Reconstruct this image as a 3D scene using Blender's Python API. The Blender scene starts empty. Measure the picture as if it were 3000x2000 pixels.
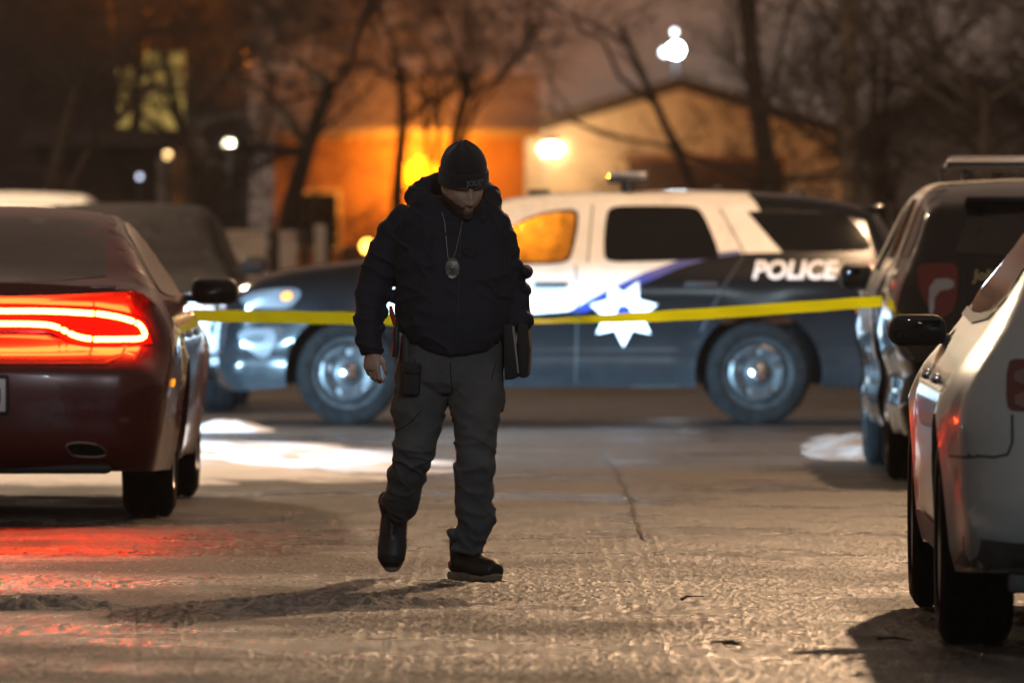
import bpy, bmesh, math, random
import numpy as np
from mathutils import Vector, Matrix, Euler
from mathutils.bvhtree import BVHTree
from mathutils.geometry import delaunay_2d_cdt

rad = math.radians
scene = bpy.context.scene
COL = scene.collection
random.seed(7)
CAM_H = 1.39

# ------------------------------------------------------------------ camera
cam_data = bpy.data.cameras.new('camera')
cam = bpy.data.objects.new('camera', cam_data)
COL.objects.link(cam)
cam.location = (0, 0, CAM_H)
cam.rotation_euler = (rad(90 - 0.743), 0, 0)
cam_data.lens = 300
cam_data.sensor_width = 36
cam_data.clip_end = 2000
cam_data.dof.use_dof = True
cam_data.dof.focus_distance = 33.9
cam_data.dof.aperture_fstop = 4.8
scene.camera = cam

# ------------------------------------------------------------------ world: light-polluted overcast night sky
world = bpy.data.worlds.new('World')
scene.world = world
world.use_nodes = True
wn = world.node_tree
for n in list(wn.nodes): wn.nodes.remove(n)
w_out = wn.nodes.new('ShaderNodeOutputWorld')
w_glow = wn.nodes.new('ShaderNodeBackground')
w_glow.inputs['Color'].default_value = (0.146, 0.098, 0.074, 1)
w_glow.inputs['Strength'].default_value = 1.05
wn.links.new(w_glow.outputs[0], w_out.inputs['Surface'])

vs = scene.view_settings
scene.display_settings.display_device = 'sRGB'
vs.view_transform = 'Standard'
vs.look = 'None'
vs.exposure = 0
vs.gamma = 1
scene.cycles.use_denoising = True
scene.cycles.sample_clamp_indirect = 6
scene.cycles.max_bounces = 8
scene.cycles.volume_bounces = 0

# ------------------------------------------------------------------ helpers
def D(X, Y, d):
    """a point at distance d seen at (X,Y) of the 2352 px wide photo"""
    return Vector(((X - 1176) * d / 19600, d, CAM_H - (Y - 530) * d / 19600))

def tag(o, label=None, cat=None, group=None, kind=None):
    if label: o['label'] = label
    if cat: o['category'] = cat
    if group: o['group'] = group
    if kind: o['kind'] = kind
    return o

def empty(name, loc=(0, 0, 0), rz=0, parent=None):
    o = bpy.data.objects.new(name, None)
    COL.objects.link(o)
    o.location = loc
    o.rotation_euler = (0, 0, rz)
    o.empty_display_size = 0.2
    if parent: o.parent = parent
    return o

def link_mesh(name, me, mats, parent=None, smooth=True, sharp=35):
    o = bpy.data.objects.new(name, me)
    COL.objects.link(o)
    if not isinstance(mats, (list, tuple)): mats = [mats]
    for m in mats: me.materials.append(m)
    if smooth:
        me.polygons.foreach_set('use_smooth', [True] * len(me.polygons))
        if sharp: me.set_sharp_from_angle(angle=rad(sharp))
    if parent: o.parent = parent
    return o

class MB:
    def __init__(s): s.v = []; s.f = []; s.m = []
    def add(s, vs, fs, mi=0):
        b = len(s.v)
        s.v += [tuple(v) for v in vs]
        s.f += [tuple(b + i for i in f) for f in fs]
        s.m += [mi] * len(fs)
        return s
    def box(s, c, size, rot=None, bev=0.0, mi=0, seg=2):
        bm = bmesh.new()
        bmesh.ops.create_cube(bm, size=1)
        for v in bm.verts: v.co = Vector((v.co.x * size[0], v.co.y * size[1], v.co.z * size[2]))
        if bev > 0:
            bmesh.ops.bevel(bm, geom=list(bm.edges), offset=bev, segments=seg, profile=0.5, affect='EDGES')
        M = Matrix.Translation(Vector(c))
        if rot is not None: M = M @ Euler(rot).to_matrix().to_4x4()
        bm.verts.index_update()
        s.add([M @ v.co for v in bm.verts], [[v.index for v in f.verts] for f in bm.faces], mi)
        bm.free()
        return s
    def tube(s, path, radii, n=8, mi=0, cap=True):
        """round tube along path; radii float / list of float / list of (r_side, r_depth)"""
        path = [Vector(p) for p in path]
        if isinstance(radii, (int, float)): radii = [radii] * len(path)
        vs = []; fs = []
        for i, p in enumerate(path):
            t = (path[min(i + 1, len(path) - 1)] - path[max(i - 1, 0)]).normalized()
            ref = Vector((0, 1, 0)) if abs(t.y) < 0.9 else Vector((0, 0, 1))
            a = ref.cross(t).normalized(); b = t.cross(a).normalized()
            r = radii[i]
            ra, rb = r if isinstance(r, (tuple, list)) else (r, r)
            for k in range(n):
                th = 2 * math.pi * k / n
                vs.append(p + a * (ra * math.cos(th)) + b * (rb * math.sin(th)))
        m = len(path)
        for i in range(m - 1):
            for k in range(n):
                k2 = (k + 1) % n
                fs.append((i * n + k, i * n + k2, (i + 1) * n + k2, (i + 1) * n + k))
        if cap:
            fs.append(tuple(range(n - 1, -1, -1)))
            fs.append(tuple((m - 1) * n + k for k in range(n)))
        s.add(vs, fs, mi)
        return s
    def lathe(s, prof, n=40, M=None, mi=0, closed=False):
        """profile [(r, h)] turned about local Y; M moves it"""
        M = M or Matrix.Identity(4)
        vs = []; fs = []
        for r, h in prof:
            for k in range(n):
                th = 2 * math.pi * k / n
                vs.append(M @ Vector((r * math.cos(th), h, r * math.sin(th))))
        m = len(prof)
        for i in range(m if closed else m - 1):
            i2 = (i + 1) % m
            for k in range(n):
                k2 = (k + 1) % n
                fs.append((i * n + k, i2 * n + k, i2 * n + k2, i * n + k2))
        s.add(vs, fs, mi)
        return s
    def ellipsoid(s, c, r, n=20, rot=None, mi=0):
        vs = []; fs = []
        m = n // 2
        R = Euler(rot).to_matrix() if rot else Matrix.Identity(3)
        c = Vector(c)
        for i in range(m + 1):
            ph = math.pi * i / m
            for k in range(n):
                th = 2 * math.pi * k / n
                vs.append(c + R @ Vector((r[0] * math.sin(ph) * math.cos(th), r[1] * math.sin(ph) * math.sin(th), r[2] * math.cos(ph))))
        for i in range(m):
            for k in range(n):
                k2 = (k + 1) % n
                fs.append((i * n + k, (i + 1) * n + k, (i + 1) * n + k2, i * n + k2))
        s.add(vs, fs, mi)
        return s
    def mesh(s, name='mesh', doubles=0.0, recalc=True):
        me = bpy.data.meshes.new(name)
        me.from_pydata(s.v, [], s.f)
        me.polygons.foreach_set('material_index', s.m)
        if doubles or recalc:
            bm = bmesh.new(); bm.from_mesh(me)
            if doubles: bmesh.ops.remove_doubles(bm, verts=bm.verts, dist=doubles)
            if recalc: bmesh.ops.recalc_face_normals(bm, faces=bm.faces)
            bm.to_mesh(me); bm.free()
        me.update()
        return me
    def build(s, name, mats, parent=None, smooth=True, sharp=35, doubles=0.0):
        return link_mesh(name, s.mesh(name, doubles), mats, parent, smooth, sharp)

# numpy value noise -------------------------------------------------
_rng = np.random.RandomState(3)
_tab = _rng.rand(64, 64, 64)
def vnoise(p):
    p = np.asarray(p, float)
    i = np.floor(p).astype(int); f = p - i
    f = f * f * (3 - 2 * f)
    i0 = i % 64; i1 = (i + 1) % 64
    def T(a, b, c): return _tab[a[..., 0], b[..., 1], c[..., 2]]
    fx, fy, fz = f[..., 0], f[..., 1], f[..., 2]
    c00 = T(i0, i0, i0) * (1 - fx) + T(i1, i0, i0) * fx
    c10 = T(i0, i1, i0) * (1 - fx) + T(i1, i1, i0) * fx
    c01 = T(i0, i0, i1) * (1 - fx) + T(i1, i0, i1) * fx
    c11 = T(i0, i1, i1) * (1 - fx) + T(i1, i1, i1) * fx
    return ((c00 * (1 - fy) + c10 * fy) * (1 - fz) + (c01 * (1 - fy) + c11 * fy) * fz) * 2 - 1
def fbm(p, o=4):
    p = np.asarray(p, float); s = 0; a = 1; t = 0
    for k in range(o):
        s = s + a * vnoise(p * (2 ** k) + 17.3 * k); t += a; a *= 0.5
    return s / t

def voxel(mb, size, smooth_it=6, fac=0.5):
    """union of closed shapes -> one continuous mesh"""
    me = mb.mesh('tmp')
    o = bpy.data.objects.new('tmp', me); COL.objects.link(o)
    r = o.modifiers.new('r', 'REMESH'); r.mode = 'VOXEL'; r.voxel_size = size
    if smooth_it:
        sm = o.modifiers.new('s', 'SMOOTH'); sm.iterations = smooth_it; sm.factor = fac
    dg = bpy.context.evaluated_depsgraph_get()
    out = bpy.data.meshes.new_from_object(o.evaluated_get(dg))
    bpy.data.objects.remove(o); bpy.data.meshes.remove(me)
    out.materials.clear()
    return out

def get_co(me):
    a = np.empty(len(me.vertices) * 3); me.vertices.foreach_get('co', a); return a.reshape(-1, 3)
def get_no(me):
    a = np.empty(len(me.vertices) * 3); me.vertices.foreach_get('normal', a); return a.reshape(-1, 3)
def set_co(me, a):
    me.vertices.foreach_set('co', a.ravel()); me.update()

# 2-D helpers --------------------------------------------------------
def inpoly(P, poly):
    P = np.asarray(P); poly = np.asarray(poly)
    x, y = P[:, 0], P[:, 1]; c = np.zeros(len(P), bool)
    j = len(poly) - 1
    for i in range(len(poly)):
        xi, yi = poly[i]; xj, yj = poly[j]
        if yi != yj:
            c ^= ((yi > y) != (yj > y)) & (x < (xj - xi) * (y - yi) / (yj - yi) + xi)
        j = i
    return c
def chaikin(pts, it=2, closed=False):
    pts = [tuple(p) for p in pts]
    for _ in range(it):
        q = []
        n = len(pts)
        rng = range(n) if closed else range(n - 1)
        if not closed: q.append(pts[0])
        for i in rng:
            a = np.array(pts[i]); b = np.array(pts[(i + 1) % n])
            q.append(tuple(a * .75 + b * .25)); q.append(tuple(a * .25 + b * .75))
        if not closed: q.append(pts[-1])
        pts = q
    return pts
def rounded(poly, r=.05):
    q = []
    n = len(poly)
    for i in range(n):
        a = np.array(poly[i - 1]); b = np.array(poly[i]); c = np.array(poly[(i + 1) % n])
        la = np.linalg.norm(a - b); lc = np.linalg.norm(c - b)
        q.append(tuple(b + (a - b) * min(.45, r / la))); q.append(tuple(b + (c - b) * min(.45, r / lc)))
    return chaikin(q, 2, True)
def densify(pts, step, closed=True):
    out = []
    n = len(pts)
    for i in range(n if closed else n - 1):
        a = np.array(pts[i], float); b = np.array(pts[(i + 1) % n], float)
        k = max(1, int(np.linalg.norm(b[:2] - a[:2]) / step))
        for j in range(k): out.append(tuple(a + (b - a) * j / k))
    if not closed: out.append(tuple(pts[-1]))
    return out
def tri2d(outer, holes=(), lines=(), extra=(), grid=0.05):
    pts = []; edges = []
    for poly in [outer] + list(holes) + list(lines):
        b = len(pts); n = len(poly)
        pts += [Vector((p[0], p[1])) for p in poly]
        edges += [(b + i, b + (i + 1) % n) for i in range(n)]
    pts += [Vector((p[0], p[1])) for p in extra]
    if grid:
        o = np.array(outer)[:, :2]
        gx = np.arange(o[:, 0].min() + grid * .5, o[:, 0].max(), grid)
        gy = np.arange(o[:, 1].min() + grid * .5, o[:, 1].max(), grid)
        G = np.array([(x + (grid * .5 if k % 2 else 0), y) for k, y in enumerate(gy) for x in gx])
        if len(G):
            G = G[inpoly(G, o)]
            pts += [Vector(p) for p in G]
    V, E, F, *_ = delaunay_2d_cdt(pts, edges, [], 0, 1e-5)
    V = np.array([(v.x, v.y) for v in V])
    F = np.array([f for f in F if len(f) == 3])
    C = V[F].mean(axis=1)
    keep = inpoly(C, np.array(outer)[:, :2])
    for h in holes: keep &= ~inpoly(C, np.array(h)[:, :2])
    return V, F[keep], C[keep]

def text_mesh(txt, size=1.0, shear=0.0, offset=0.0, extrude=0.0, space=1.0):
    cu = bpy.data.curves.new('txt', 'FONT')
    cu.body = txt; cu.size = size; cu.shear = shear; cu.offset = offset; cu.extrude = extrude
    cu.align_x = 'CENTER'; cu.align_y = 'CENTER'; cu.space_character = space; cu.resolution_u = 3
    o = bpy.data.objects.new('txt', cu); COL.objects.link(o)
    dg = bpy.context.evaluated_depsgraph_get()
    me = bpy.data.meshes.new_from_object(o.evaluated_get(dg))
    V = get_co(me).copy(); F = [tuple(p.vertices) for p in me.polygons]
    bpy.data.objects.remove(o); bpy.data.curves.remove(cu); bpy.data.meshes.remove(me)
    return V, F

# ------------------------------------------------------------------ materials
def mat(name, col=(.5, .5, .5), rough=.5, metal=0.0, spec=.5, coat=0.0, coat_rough=.05, emis=None, estr=0,
        noise=None, bump=None, sheen=0.0, trans=0.0):
    """noise=(scale, amount) mottles colour; bump=(scale, strength, distance)"""
    m = bpy.data.materials.new(name); m.use_nodes = True
    nt = m.node_tree; b = nt.nodes['Principled BSDF']
    b.inputs['Base Color'].default_value = (*col, 1)
    b.inputs['Roughness'].default_value = rough
    b.inputs['Metallic'].default_value = metal
    b.inputs['Specular IOR Level'].default_value = spec
    b.inputs['Coat Weight'].default_value = coat
    b.inputs['Coat Roughness'].default_value = coat_rough
    if sheen: b.inputs['Sheen Weight'].default_value = sheen
    if trans: b.inputs['Transmission Weight'].default_value = trans
    if emis:
        b.inputs['Emission Color'].default_value = (*emis, 1)
        b.inputs['Emission Strength'].default_value = estr
    if noise or bump:
        tc = nt.nodes.new('ShaderNodeTexCoord')
    if noise:
        tx = nt.nodes.new('ShaderNodeTexNoise'); tx.inputs['Scale'].default_value = noise[0]; tx.inputs['Detail'].default_value = 6
        nt.links.new(tc.outputs['Object'], tx.inputs['Vector'])
        mr = nt.nodes.new('ShaderNodeMapRange')
        mr.inputs['From Min'].default_value = .3; mr.inputs['From Max'].default_value = .7
        mr.inputs['To Min'].default_value = 1 - noise[1]; mr.inputs['To Max'].default_value = 1 + noise[1]
        nt.links.new(tx.outputs['Fac'], mr.inputs['Value'])
        mx = nt.nodes.new('ShaderNodeMix'); mx.data_type = 'RGBA'; mx.blend_type = 'MULTIPLY'
        mx.inputs['Factor'].default_value = 1
        mx.inputs['A'].default_value = (*col, 1)
        nt.links.new(mr.outputs[0], mx.inputs['B'])
        nt.links.new(mx.outputs['Result'], b.inputs['Base Color'])
        r2 = nt.nodes.new('ShaderNodeMapRange')
        r2.inputs['To Min'].default_value = max(0, rough - .12); r2.inputs['To Max'].default_value = min(1, rough + .12)
        nt.links.new(tx.outputs['Fac'], r2.inputs['Value'])
        nt.links.new(r2.outputs[0], b.inputs['Roughness'])
    if bump:
        t2 = nt.nodes.new('ShaderNodeTexNoise'); t2.inputs['Scale'].default_value = bump[0]; t2.inputs['Detail'].default_value = 5
        nt.links.new(tc.outputs['Object'], t2.inputs['Vector'])
        bp = nt.nodes.new('ShaderNodeBump'); bp.inputs['Strength'].default_value = bump[1]; bp.inputs['Distance'].default_value = bump[2]
        nt.links.new(t2.outputs['Fac'], bp.inputs['Height'])
        nt.links.new(bp.outputs[0], b.inputs['Normal'])
    return m

def dirty_paint(name, col, rough=.25, metal=0.0, dirt=.5, dirt_col=(.16, .14, .13), coat=.8, spec=.5, hi=.95, lo=.12):
    """car paint with a film of road salt that grows towards the sills"""
    m = mat(name, col, rough, metal, spec, coat=coat)
    nt = m.node_tree; b = nt.nodes['Principled BSDF']
    tc = nt.nodes.new('ShaderNodeTexCoord')
    sx = nt.nodes.new('ShaderNodeSeparateXYZ'); nt.links.new(tc.outputs['Object'], sx.inputs[0])
    h = nt.nodes.new('ShaderNodeMapRange')
    h.inputs['From Min'].default_value = hi; h.inputs['From Max'].default_value = .25
    h.inputs['To Min'].default_value = lo; h.inputs['To Max'].default_value = 1
    nt.links.new(sx.outputs['Z'], h.inputs['Value'])
    n = nt.nodes.new('ShaderNodeTexNoise'); n.inputs['Scale'].default_value = 9; n.inputs['Detail'].default_value = 9
    n.inputs['Roughness'].default_value = .7
    nt.links.new(tc.outputs['Object'], n.inputs['Vector'])
    a = nt.nodes.new('ShaderNodeMath'); a.operation = 'MULTIPLY'
    nt.links.new(h.outputs[0], a.inputs[0]); nt.links.new(n.outputs['Fac'], a.inputs[1])
    a2 = nt.nodes.new('ShaderNodeMath'); a2.operation = 'MULTIPLY'; a2.inputs[1].default_value = dirt * 1.6; a2.use_clamp = True
    nt.links.new(a.outputs[0], a2.inputs[0])
    mx = nt.nodes.new('ShaderNodeMix'); mx.data_type = 'RGBA'
    mx.inputs['A'].default_value = (*col, 1); mx.inputs['B'].default_value = (*dirt_col, 1)
    nt.links.new(a2.outputs[0], mx.inputs['Factor']); nt.links.new(mx.outputs['Result'], b.inputs['Base Color'])
    r = nt.nodes.new('ShaderNodeMapRange'); r.inputs['To Min'].default_value = rough; r.inputs['To Max'].default_value = .75
    nt.links.new(a2.outputs[0], r.inputs['Value']); nt.links.new(r.outputs[0], b.inputs['Roughness'])
    c = nt.nodes.new('ShaderNodeMapRange'); c.inputs['To Min'].default_value = coat; c.inputs['To Max'].default_value = 0
    nt.links.new(a2.outputs[0], c.inputs['Value']); nt.links.new(c.outputs[0], b.inputs['Coat Weight'])
    return m

M = {}
M['black_paint'] = dirty_paint('black_paint', (.003, .004, .005), .17, dirt=.15, dirt_col=(.07, .076, .082), spec=.3, hi=.80, lo=.02)  # salt film low on the body also stands in for the headlights' blue sheen
M['white_paint'] = mat('white_paint', (.78, .76, .70), .3, coat=.6, noise=(6, .06))
M['maroon_paint'] = dirty_paint('maroon_paint', (.085, .0015, .002), .22, .15, dirt=.2, dirt_col=(.05, .026, .023))
M['silver_paint'] = dirty_paint('silver_paint', (.30, .355, .375), .27, .5, dirt=.3, dirt_col=(.22, .20, .18))
M['dark_paint'] = dirty_paint('dark_paint', (.03, .024, .026), .25, dirt=.4, dirt_col=(.12, .10, .09))
M['matte_dark'] = mat('frosted_dark_paint', (.010, .008, .008), .6, spec=.25, noise=(12, .5))
M['frost_dark_glass'] = mat('frosted_dull_glass', (.012, .011, .010), .6, spec=.2, noise=(9, .5))
M['plastic'] = mat('black_plastic', (.018, .018, .019), .6, bump=(300, .3, .002))
M['cladding'] = mat('grey_cladding', (.03, .03, .031), .7, noise=(14, .4), bump=(180, .4, .003))
M['rubber'] = mat('tyre_rubber', (.006, .0058, .0058), .85, spec=.05, noise=(20, .5))
M['steel_wheel'] = mat('painted_steel', (.012, .013, .014), .36, .1, noise=(12, .4))
M['chrome'] = mat('chrome', (.75, .76, .78), .12, 1.0)
M['rotor'] = mat('brake_rotor', (.24, .24, .24), .4, 1.0)
M['alloy'] = mat('alloy', (.42, .42, .43), .28, 1.0)
M['dark_glass'] = mat('tinted_glass', (.006, .006, .006), .035, spec=.5)
M['dusty_glass'] = mat('frosted_dark_glass', (.016, .014, .014), .3, spec=.5, coat=.7, coat_rough=.12, noise=(5, .5))
M['frost_glass'] = mat('frosted_side_glass', (.022, .019, .016), .45, spec=.5, coat=.5, noise=(30, .4))
M['lens_clear'] = mat('clear_lens', (.45, .46, .48), .2, .4, coat=1)
M['lens_dull'] = mat('dull_lens', (.10, .105, .115), .25, .2, coat=.6)
M['lens_maroon'] = mat('maroon_lens', (.055, .004, .006), .15, coat=1)
M['lens_red'] = mat('red_lens', (.17, .008, .008), .15, coat=1)
M['lens_red_lit'] = mat('red_lens_lit', (.07, .0015, .0015), .6, spec=.05, emis=(1, .008, .003), estr=.45)
M['tail_lit'] = mat('lit_tail_lamp', (.8, .1, .05), .3, emis=(1, .048, .008), estr=140)
M['amber'] = mat('amber_marker', (.7, .22, .01), .3, emis=(1, .38, .01), estr=1.1)
M['blue'] = mat('blue_vinyl', (.012, .028, .22), .35, coat=.4)
M['star_white'] = mat('reflective_white', (.9, .93, .97), .35, emis=(.8, .9, 1), estr=0)
M['letter_white'] = mat('reflective_lettering', (.85, .85, .85), .4)
M['gold'] = mat('gold_lettering', (.65, .52, .25), .4)
M['plate'] = mat('number_plate', (.75, .77, .8), .4)
M['push_bar'] = mat('push_bar_aluminium', (.72, .74, .78), .5, .1)
M['snow'] = mat('snow', (.80, .82, .86), .6, noise=(3, .12), bump=(25, .5, .02))
def snow_mat():
    m = mat('packed_snow', (.7, .7, .7), .55, bump=(30, .6, .02)); nt = m.node_tree; b = nt.nodes['Principled BSDF']; L = nt.links.new
    tc = nt.nodes.new('ShaderNodeTexCoord'); sx = nt.nodes.new('ShaderNodeSeparateXYZ'); L(tc.outputs['Object'], sx.inputs[0])
    n = nt.nodes.new('ShaderNodeTexNoise'); n.inputs['Scale'].default_value = 2.4; n.inputs['Detail'].default_value = 9; n.inputs['Roughness'].default_value = .65
    mp = nt.nodes.new('ShaderNodeMapping'); mp.inputs['Scale'].default_value = (1.6, .55, 1); L(tc.outputs['Object'], mp.inputs[0]); L(mp.outputs[0], n.inputs['Vector'])
    h = nt.nodes.new('ShaderNodeMapRange'); h.inputs['From Min'].default_value = -.004; h.inputs['From Max'].default_value = .030; h.inputs['To Min'].default_value = -.12; h.inputs['To Max'].default_value = .55; L(sx.outputs['Z'], h.inputs['Value'])
    a = nt.nodes.new('ShaderNodeMath'); a.operation = 'ADD'; L(h.outputs[0], a.inputs[0]); L(n.outputs['Fac'], a.inputs[1])
    r = nt.nodes.new('ShaderNodeMapRange'); r.inputs['From Min'].default_value = .2; r.inputs['From Max'].default_value = .75; L(a.outputs[0], r.inputs['Value'])
    mx = nt.nodes.new('ShaderNodeMix'); mx.data_type = 'RGBA'; mx.inputs['A'].default_value = (.09, .085, .08, 1); mx.inputs['B'].default_value = (.74, .76, .80, 1)
    L(r.outputs[0], mx.inputs['Factor']); L(mx.outputs['Result'], b.inputs['Base Color']); return m
M['packed_snow'] = snow_mat()
M['dirty_snow'] = mat('dirty_snow', (.25, .21, .175), .8, noise=(30, .6), bump=(60, .7, .02))
M['bark'] = mat('bark', (.05, .034, .025), .9, noise=(8, .4), bump=(20, .8, .03))
M['twig'] = mat('twigs', (.055, .038, .030), .9)
M['dry_leaf'] = mat('dry_foliage', (.11, .10, .03), .8, noise=(3, .4))
M['pole_wood'] = mat('pole_wood', (.16, .12, .085), .9, noise=(10, .3), bump=(30, .6, .01))
M['siding_cream'] = mat('cream_siding', (.58, .47, .35), .7, noise=(2, .08))
M['siding_brown'] = mat('brown_siding', (.30, .16, .09), .8, noise=(2, .2))
M['siding_dark'] = mat('dark_siding', (.07, .05, .05), .8, noise=(2, .2))
M['roof'] = mat('roof_shingle', (.05, .04, .035), .9, noise=(6, .4))
M['garage_brown'] = mat('garage_door_brown', (.075, .04, .032), .7)
M['trim'] = mat('white_trim', (.5, .46, .42), .6)
M['fence'] = mat('pale_fence', (.42, .35, .31), .7, noise=(3, .12))
M['win_lit'] = mat('lit_window', (.3, .25, .1), .5, emis=(1, .68, .17), estr=.42)
M['lamp_warm'] = mat('warm_lamp', (1, .9, .7), .5, emis=(1, .72, .36), estr=26)
M['lamp_white'] = mat('white_lamp', (1, 1, 1), .5, emis=(.80, .93, 1), estr=60)
M['lamp_cream'] = mat('cream_lamp', (1, 1, .9), .5, emis=(1, .93, .66), estr=22)
M['lamp_amber'] = mat('amber_lamp', (1, .5, .1), .5, emis=(1, .27, .003), estr=6)
M['metal_dark'] = mat('dark_metal', (.05, .05, .055), .4, .8)
M['twig_litter'] = mat('twig_litter', (.02, .014, .01), .9)

def glass_mat():
    m = bpy.data.materials.new('window_glass'); m.use_nodes = True
    nt = m.node_tree
    for n in list(nt.nodes): nt.nodes.remove(n)
    o = nt.nodes.new('ShaderNodeOutputMaterial'); mx = nt.nodes.new('ShaderNodeMixShader')
    t = nt.nodes.new('ShaderNodeBsdfTransparent'); t.inputs[0].default_value = (.75, .72, .68, 1)
    g = nt.nodes.new('ShaderNodeBsdfGlossy'); g.inputs['Roughness'].default_value = .05
    fr = nt.nodes.new('ShaderNodeFresnel'); fr.inputs[0].default_value = 1.5
    nt.links.new(fr.outputs[0], mx.inputs[0]); nt.links.new(t.outputs[0], mx.inputs[1]); nt.links.new(g.outputs[0], mx.inputs[2])
    nt.links.new(mx.outputs[0], o.inputs[0])
    return m
M['glass'] = glass_mat()

def tape_mat():
    m = mat('yellow_tape', (.90, .94, .008), .4)
    nt = m.node_tree; b = nt.nodes['Principled BSDF']
    tr = nt.nodes.new('ShaderNodeBsdfTranslucent'); tr.inputs[0].default_value = (.90, .93, .008, 1)
    mx = nt.nodes.new('ShaderNodeMixShader'); mx.inputs[0].default_value = .55
    nt.links.new(b.outputs[0], mx.inputs[1]); nt.links.new(tr.outputs[0], mx.inputs[2])
    nt.links.new(mx.outputs[0], nt.nodes['Material Output'].inputs['Surface'])
    return m
M['tape'] = tape_mat()

def asphalt_mat():
    m = bpy.data.materials.new('asphalt'); m.use_nodes = True
    nt = m.node_tree; b = nt.nodes['Principled BSDF']; L = nt.links.new
    tc = nt.nodes.new('ShaderNodeTexCoord')
    def noise(sc, det=4, ro=.6, vec=None):
        n = nt.nodes.new('ShaderNodeTexNoise'); n.inputs['Scale'].default_value = sc
        n.inputs['Detail'].default_value = det; n.inputs['Roughness'].default_value = ro
        L(tc.outputs['Object'], n.inputs['Vector']); return n
    big = noise(.55, 5); mid = noise(5, 6); fine = noise(85, 4, .75)
    r = nt.nodes.new('ShaderNodeValToRGB')
    r.color_ramp.elements[0].position = .32; r.color_ramp.elements[0].color = (.011, .009, .008, 1)
    r.color_ramp.elements[1].position = .70; r.color_ramp.elements[1].color = (.054, .043, .034, 1)
    mxf = nt.nodes.new('ShaderNodeMath'); mxf.operation = 'MULTIPLY_ADD'; mxf.inputs[1].default_value = .55
    L(mid.outputs['Fac'], mxf.inputs[0])
    ad = nt.nodes.new('ShaderNodeMath'); ad.operation = 'MULTIPLY'; ad.inputs[1].default_value = .45
    L(fine.outputs['Fac'], ad.inputs[0]); mxf.inputs[1].default_value = .4; ad.inputs[1].default_value = .6; L(ad.outputs[0], mxf.inputs[2]); L(mxf.outputs[0], r.inputs[0])
    # frost / salt grains
    vo = nt.nodes.new('ShaderNodeTexVoronoi'); vo.inputs['Scale'].default_value = 34; L(tc.outputs['Object'], vo.inputs['Vector'])
    sp = nt.nodes.new('ShaderNodeMath'); sp.operation = 'LESS_THAN'; sp.inputs[1].default_value = .20
    L(vo.outputs['Distance'], sp.inputs[0])
    gate = nt.nodes.new('ShaderNodeMath'); gate.operation = 'GREATER_THAN'; gate.inputs[1].default_value = .84
    sepc = nt.nodes.new('ShaderNodeSeparateColor'); L(vo.outputs['Color'], sepc.inputs[0]); L(sepc.outputs[0], gate.inputs[0])
    spg = nt.nodes.new('ShaderNodeMath'); spg.operation = 'MULTIPLY'; L(sp.outputs[0], spg.inputs[0]); L(gate.outputs[0], spg.inputs[1])
    mc = nt.nodes.new('ShaderNodeMix'); mc.data_type = 'RGBA'
    L(spg.outputs[0], mc.inputs['Factor']); L(r.outputs[0], mc.inputs['A']); mc.inputs['B'].default_value = (.40, .34, .28, 1)
    L(mc.outputs['Result'], b.inputs['Base Color'])
    # wet / frozen patches
    rr = nt.nodes.new('ShaderNodeMapRange'); rr.inputs['From Min'].default_value = .40; rr.inputs['From Max'].default_value = .60
    rr.inputs['To Min'].default_value = .58; rr.inputs['To Max'].default_value = .23
    L(big.outputs['Fac'], rr.inputs['Value']); L(rr.outputs[0], b.inputs['Roughness'])
    b.inputs['Specular IOR Level'].default_value = .42
    bp = nt.nodes.new('ShaderNodeBump'); bp.inputs['Strength'].default_value = 1.0; bp.inputs['Distance'].default_value = .006
    L(fine.outputs['Fac'], bp.inputs['Height']); L(bp.outputs[0], b.inputs['Normal'])
    return m
M['asphalt'] = asphalt_mat()

# ------------------------------------------------------------------ ground
def axis(*segs):
    out = []
    for a, b, st in segs: out += list(np.arange(a, b - 1e-6, st))
    out.append(segs[-1][1]); return np.array(out)
gx = axis((-400, -40, 60), (-40, -8, 4), (-8, -2.6, .3), (-2.5, 2.9, .0105), (3.0, 8, .3), (8, 40, 4), (40, 400, 60))
gy = axis((-60, 10, 10), (10, 24.5, 1.5), (24.5, 38.5, .020), (38.5, 46, .034), (46, 52, .09), (52, 66, .2), (66, 120, 3), (120, 700, 40))
GX, GY = np.meshgrid(gx, gy)
P = np.stack([GX, GY, GX * 0], -1)
near = np.clip((60 - GY) / 20, 0, 1) * np.clip((GY - 20) / 4, 0, 1)
GZ = (.0110 * np.clip(fbm(P * np.array([80, 44, 1]), 2) - .05, 0, .6) * np.clip((49 - GY) / 10, 0, 1) + .003 * fbm(P * np.array([9, 7, 1]), 2) + .010 * fbm(P * np.array([1.1, .8, 1]) + 5, 3)) * near
# the worn seam that runs away from the camera, right of the man
sx = .62 + (GY - 34) * .0 + (D(1510, 1210, 40).x - .62) * 0
seam = np.interp(GY, [30, 38.3, 40, 52, 54], [1.05, .80, .68, .60, .60]) + .03 * fbm(np.stack([GY * 1.3, GY * 0, GY * 0], -1), 3)
nx, ny = len(gx), len(gy)
idx = np.arange(nx * ny).reshape(ny, nx)
F = np.stack([idx[:-1, :-1], idx[:-1, 1:], idx[1:, 1:], idx[1:, :-1]], -1).reshape(-1, 4)
me = bpy.data.meshes.new('ground')
me.from_pydata(np.stack([GX, GY, GZ], -1).reshape(-1, 3).tolist(), [], F.tolist())
g = link_mesh('road', me, M['asphalt'], sharp=0)
tag(g, 'worn frosty asphalt road', kind='structure')

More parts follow.
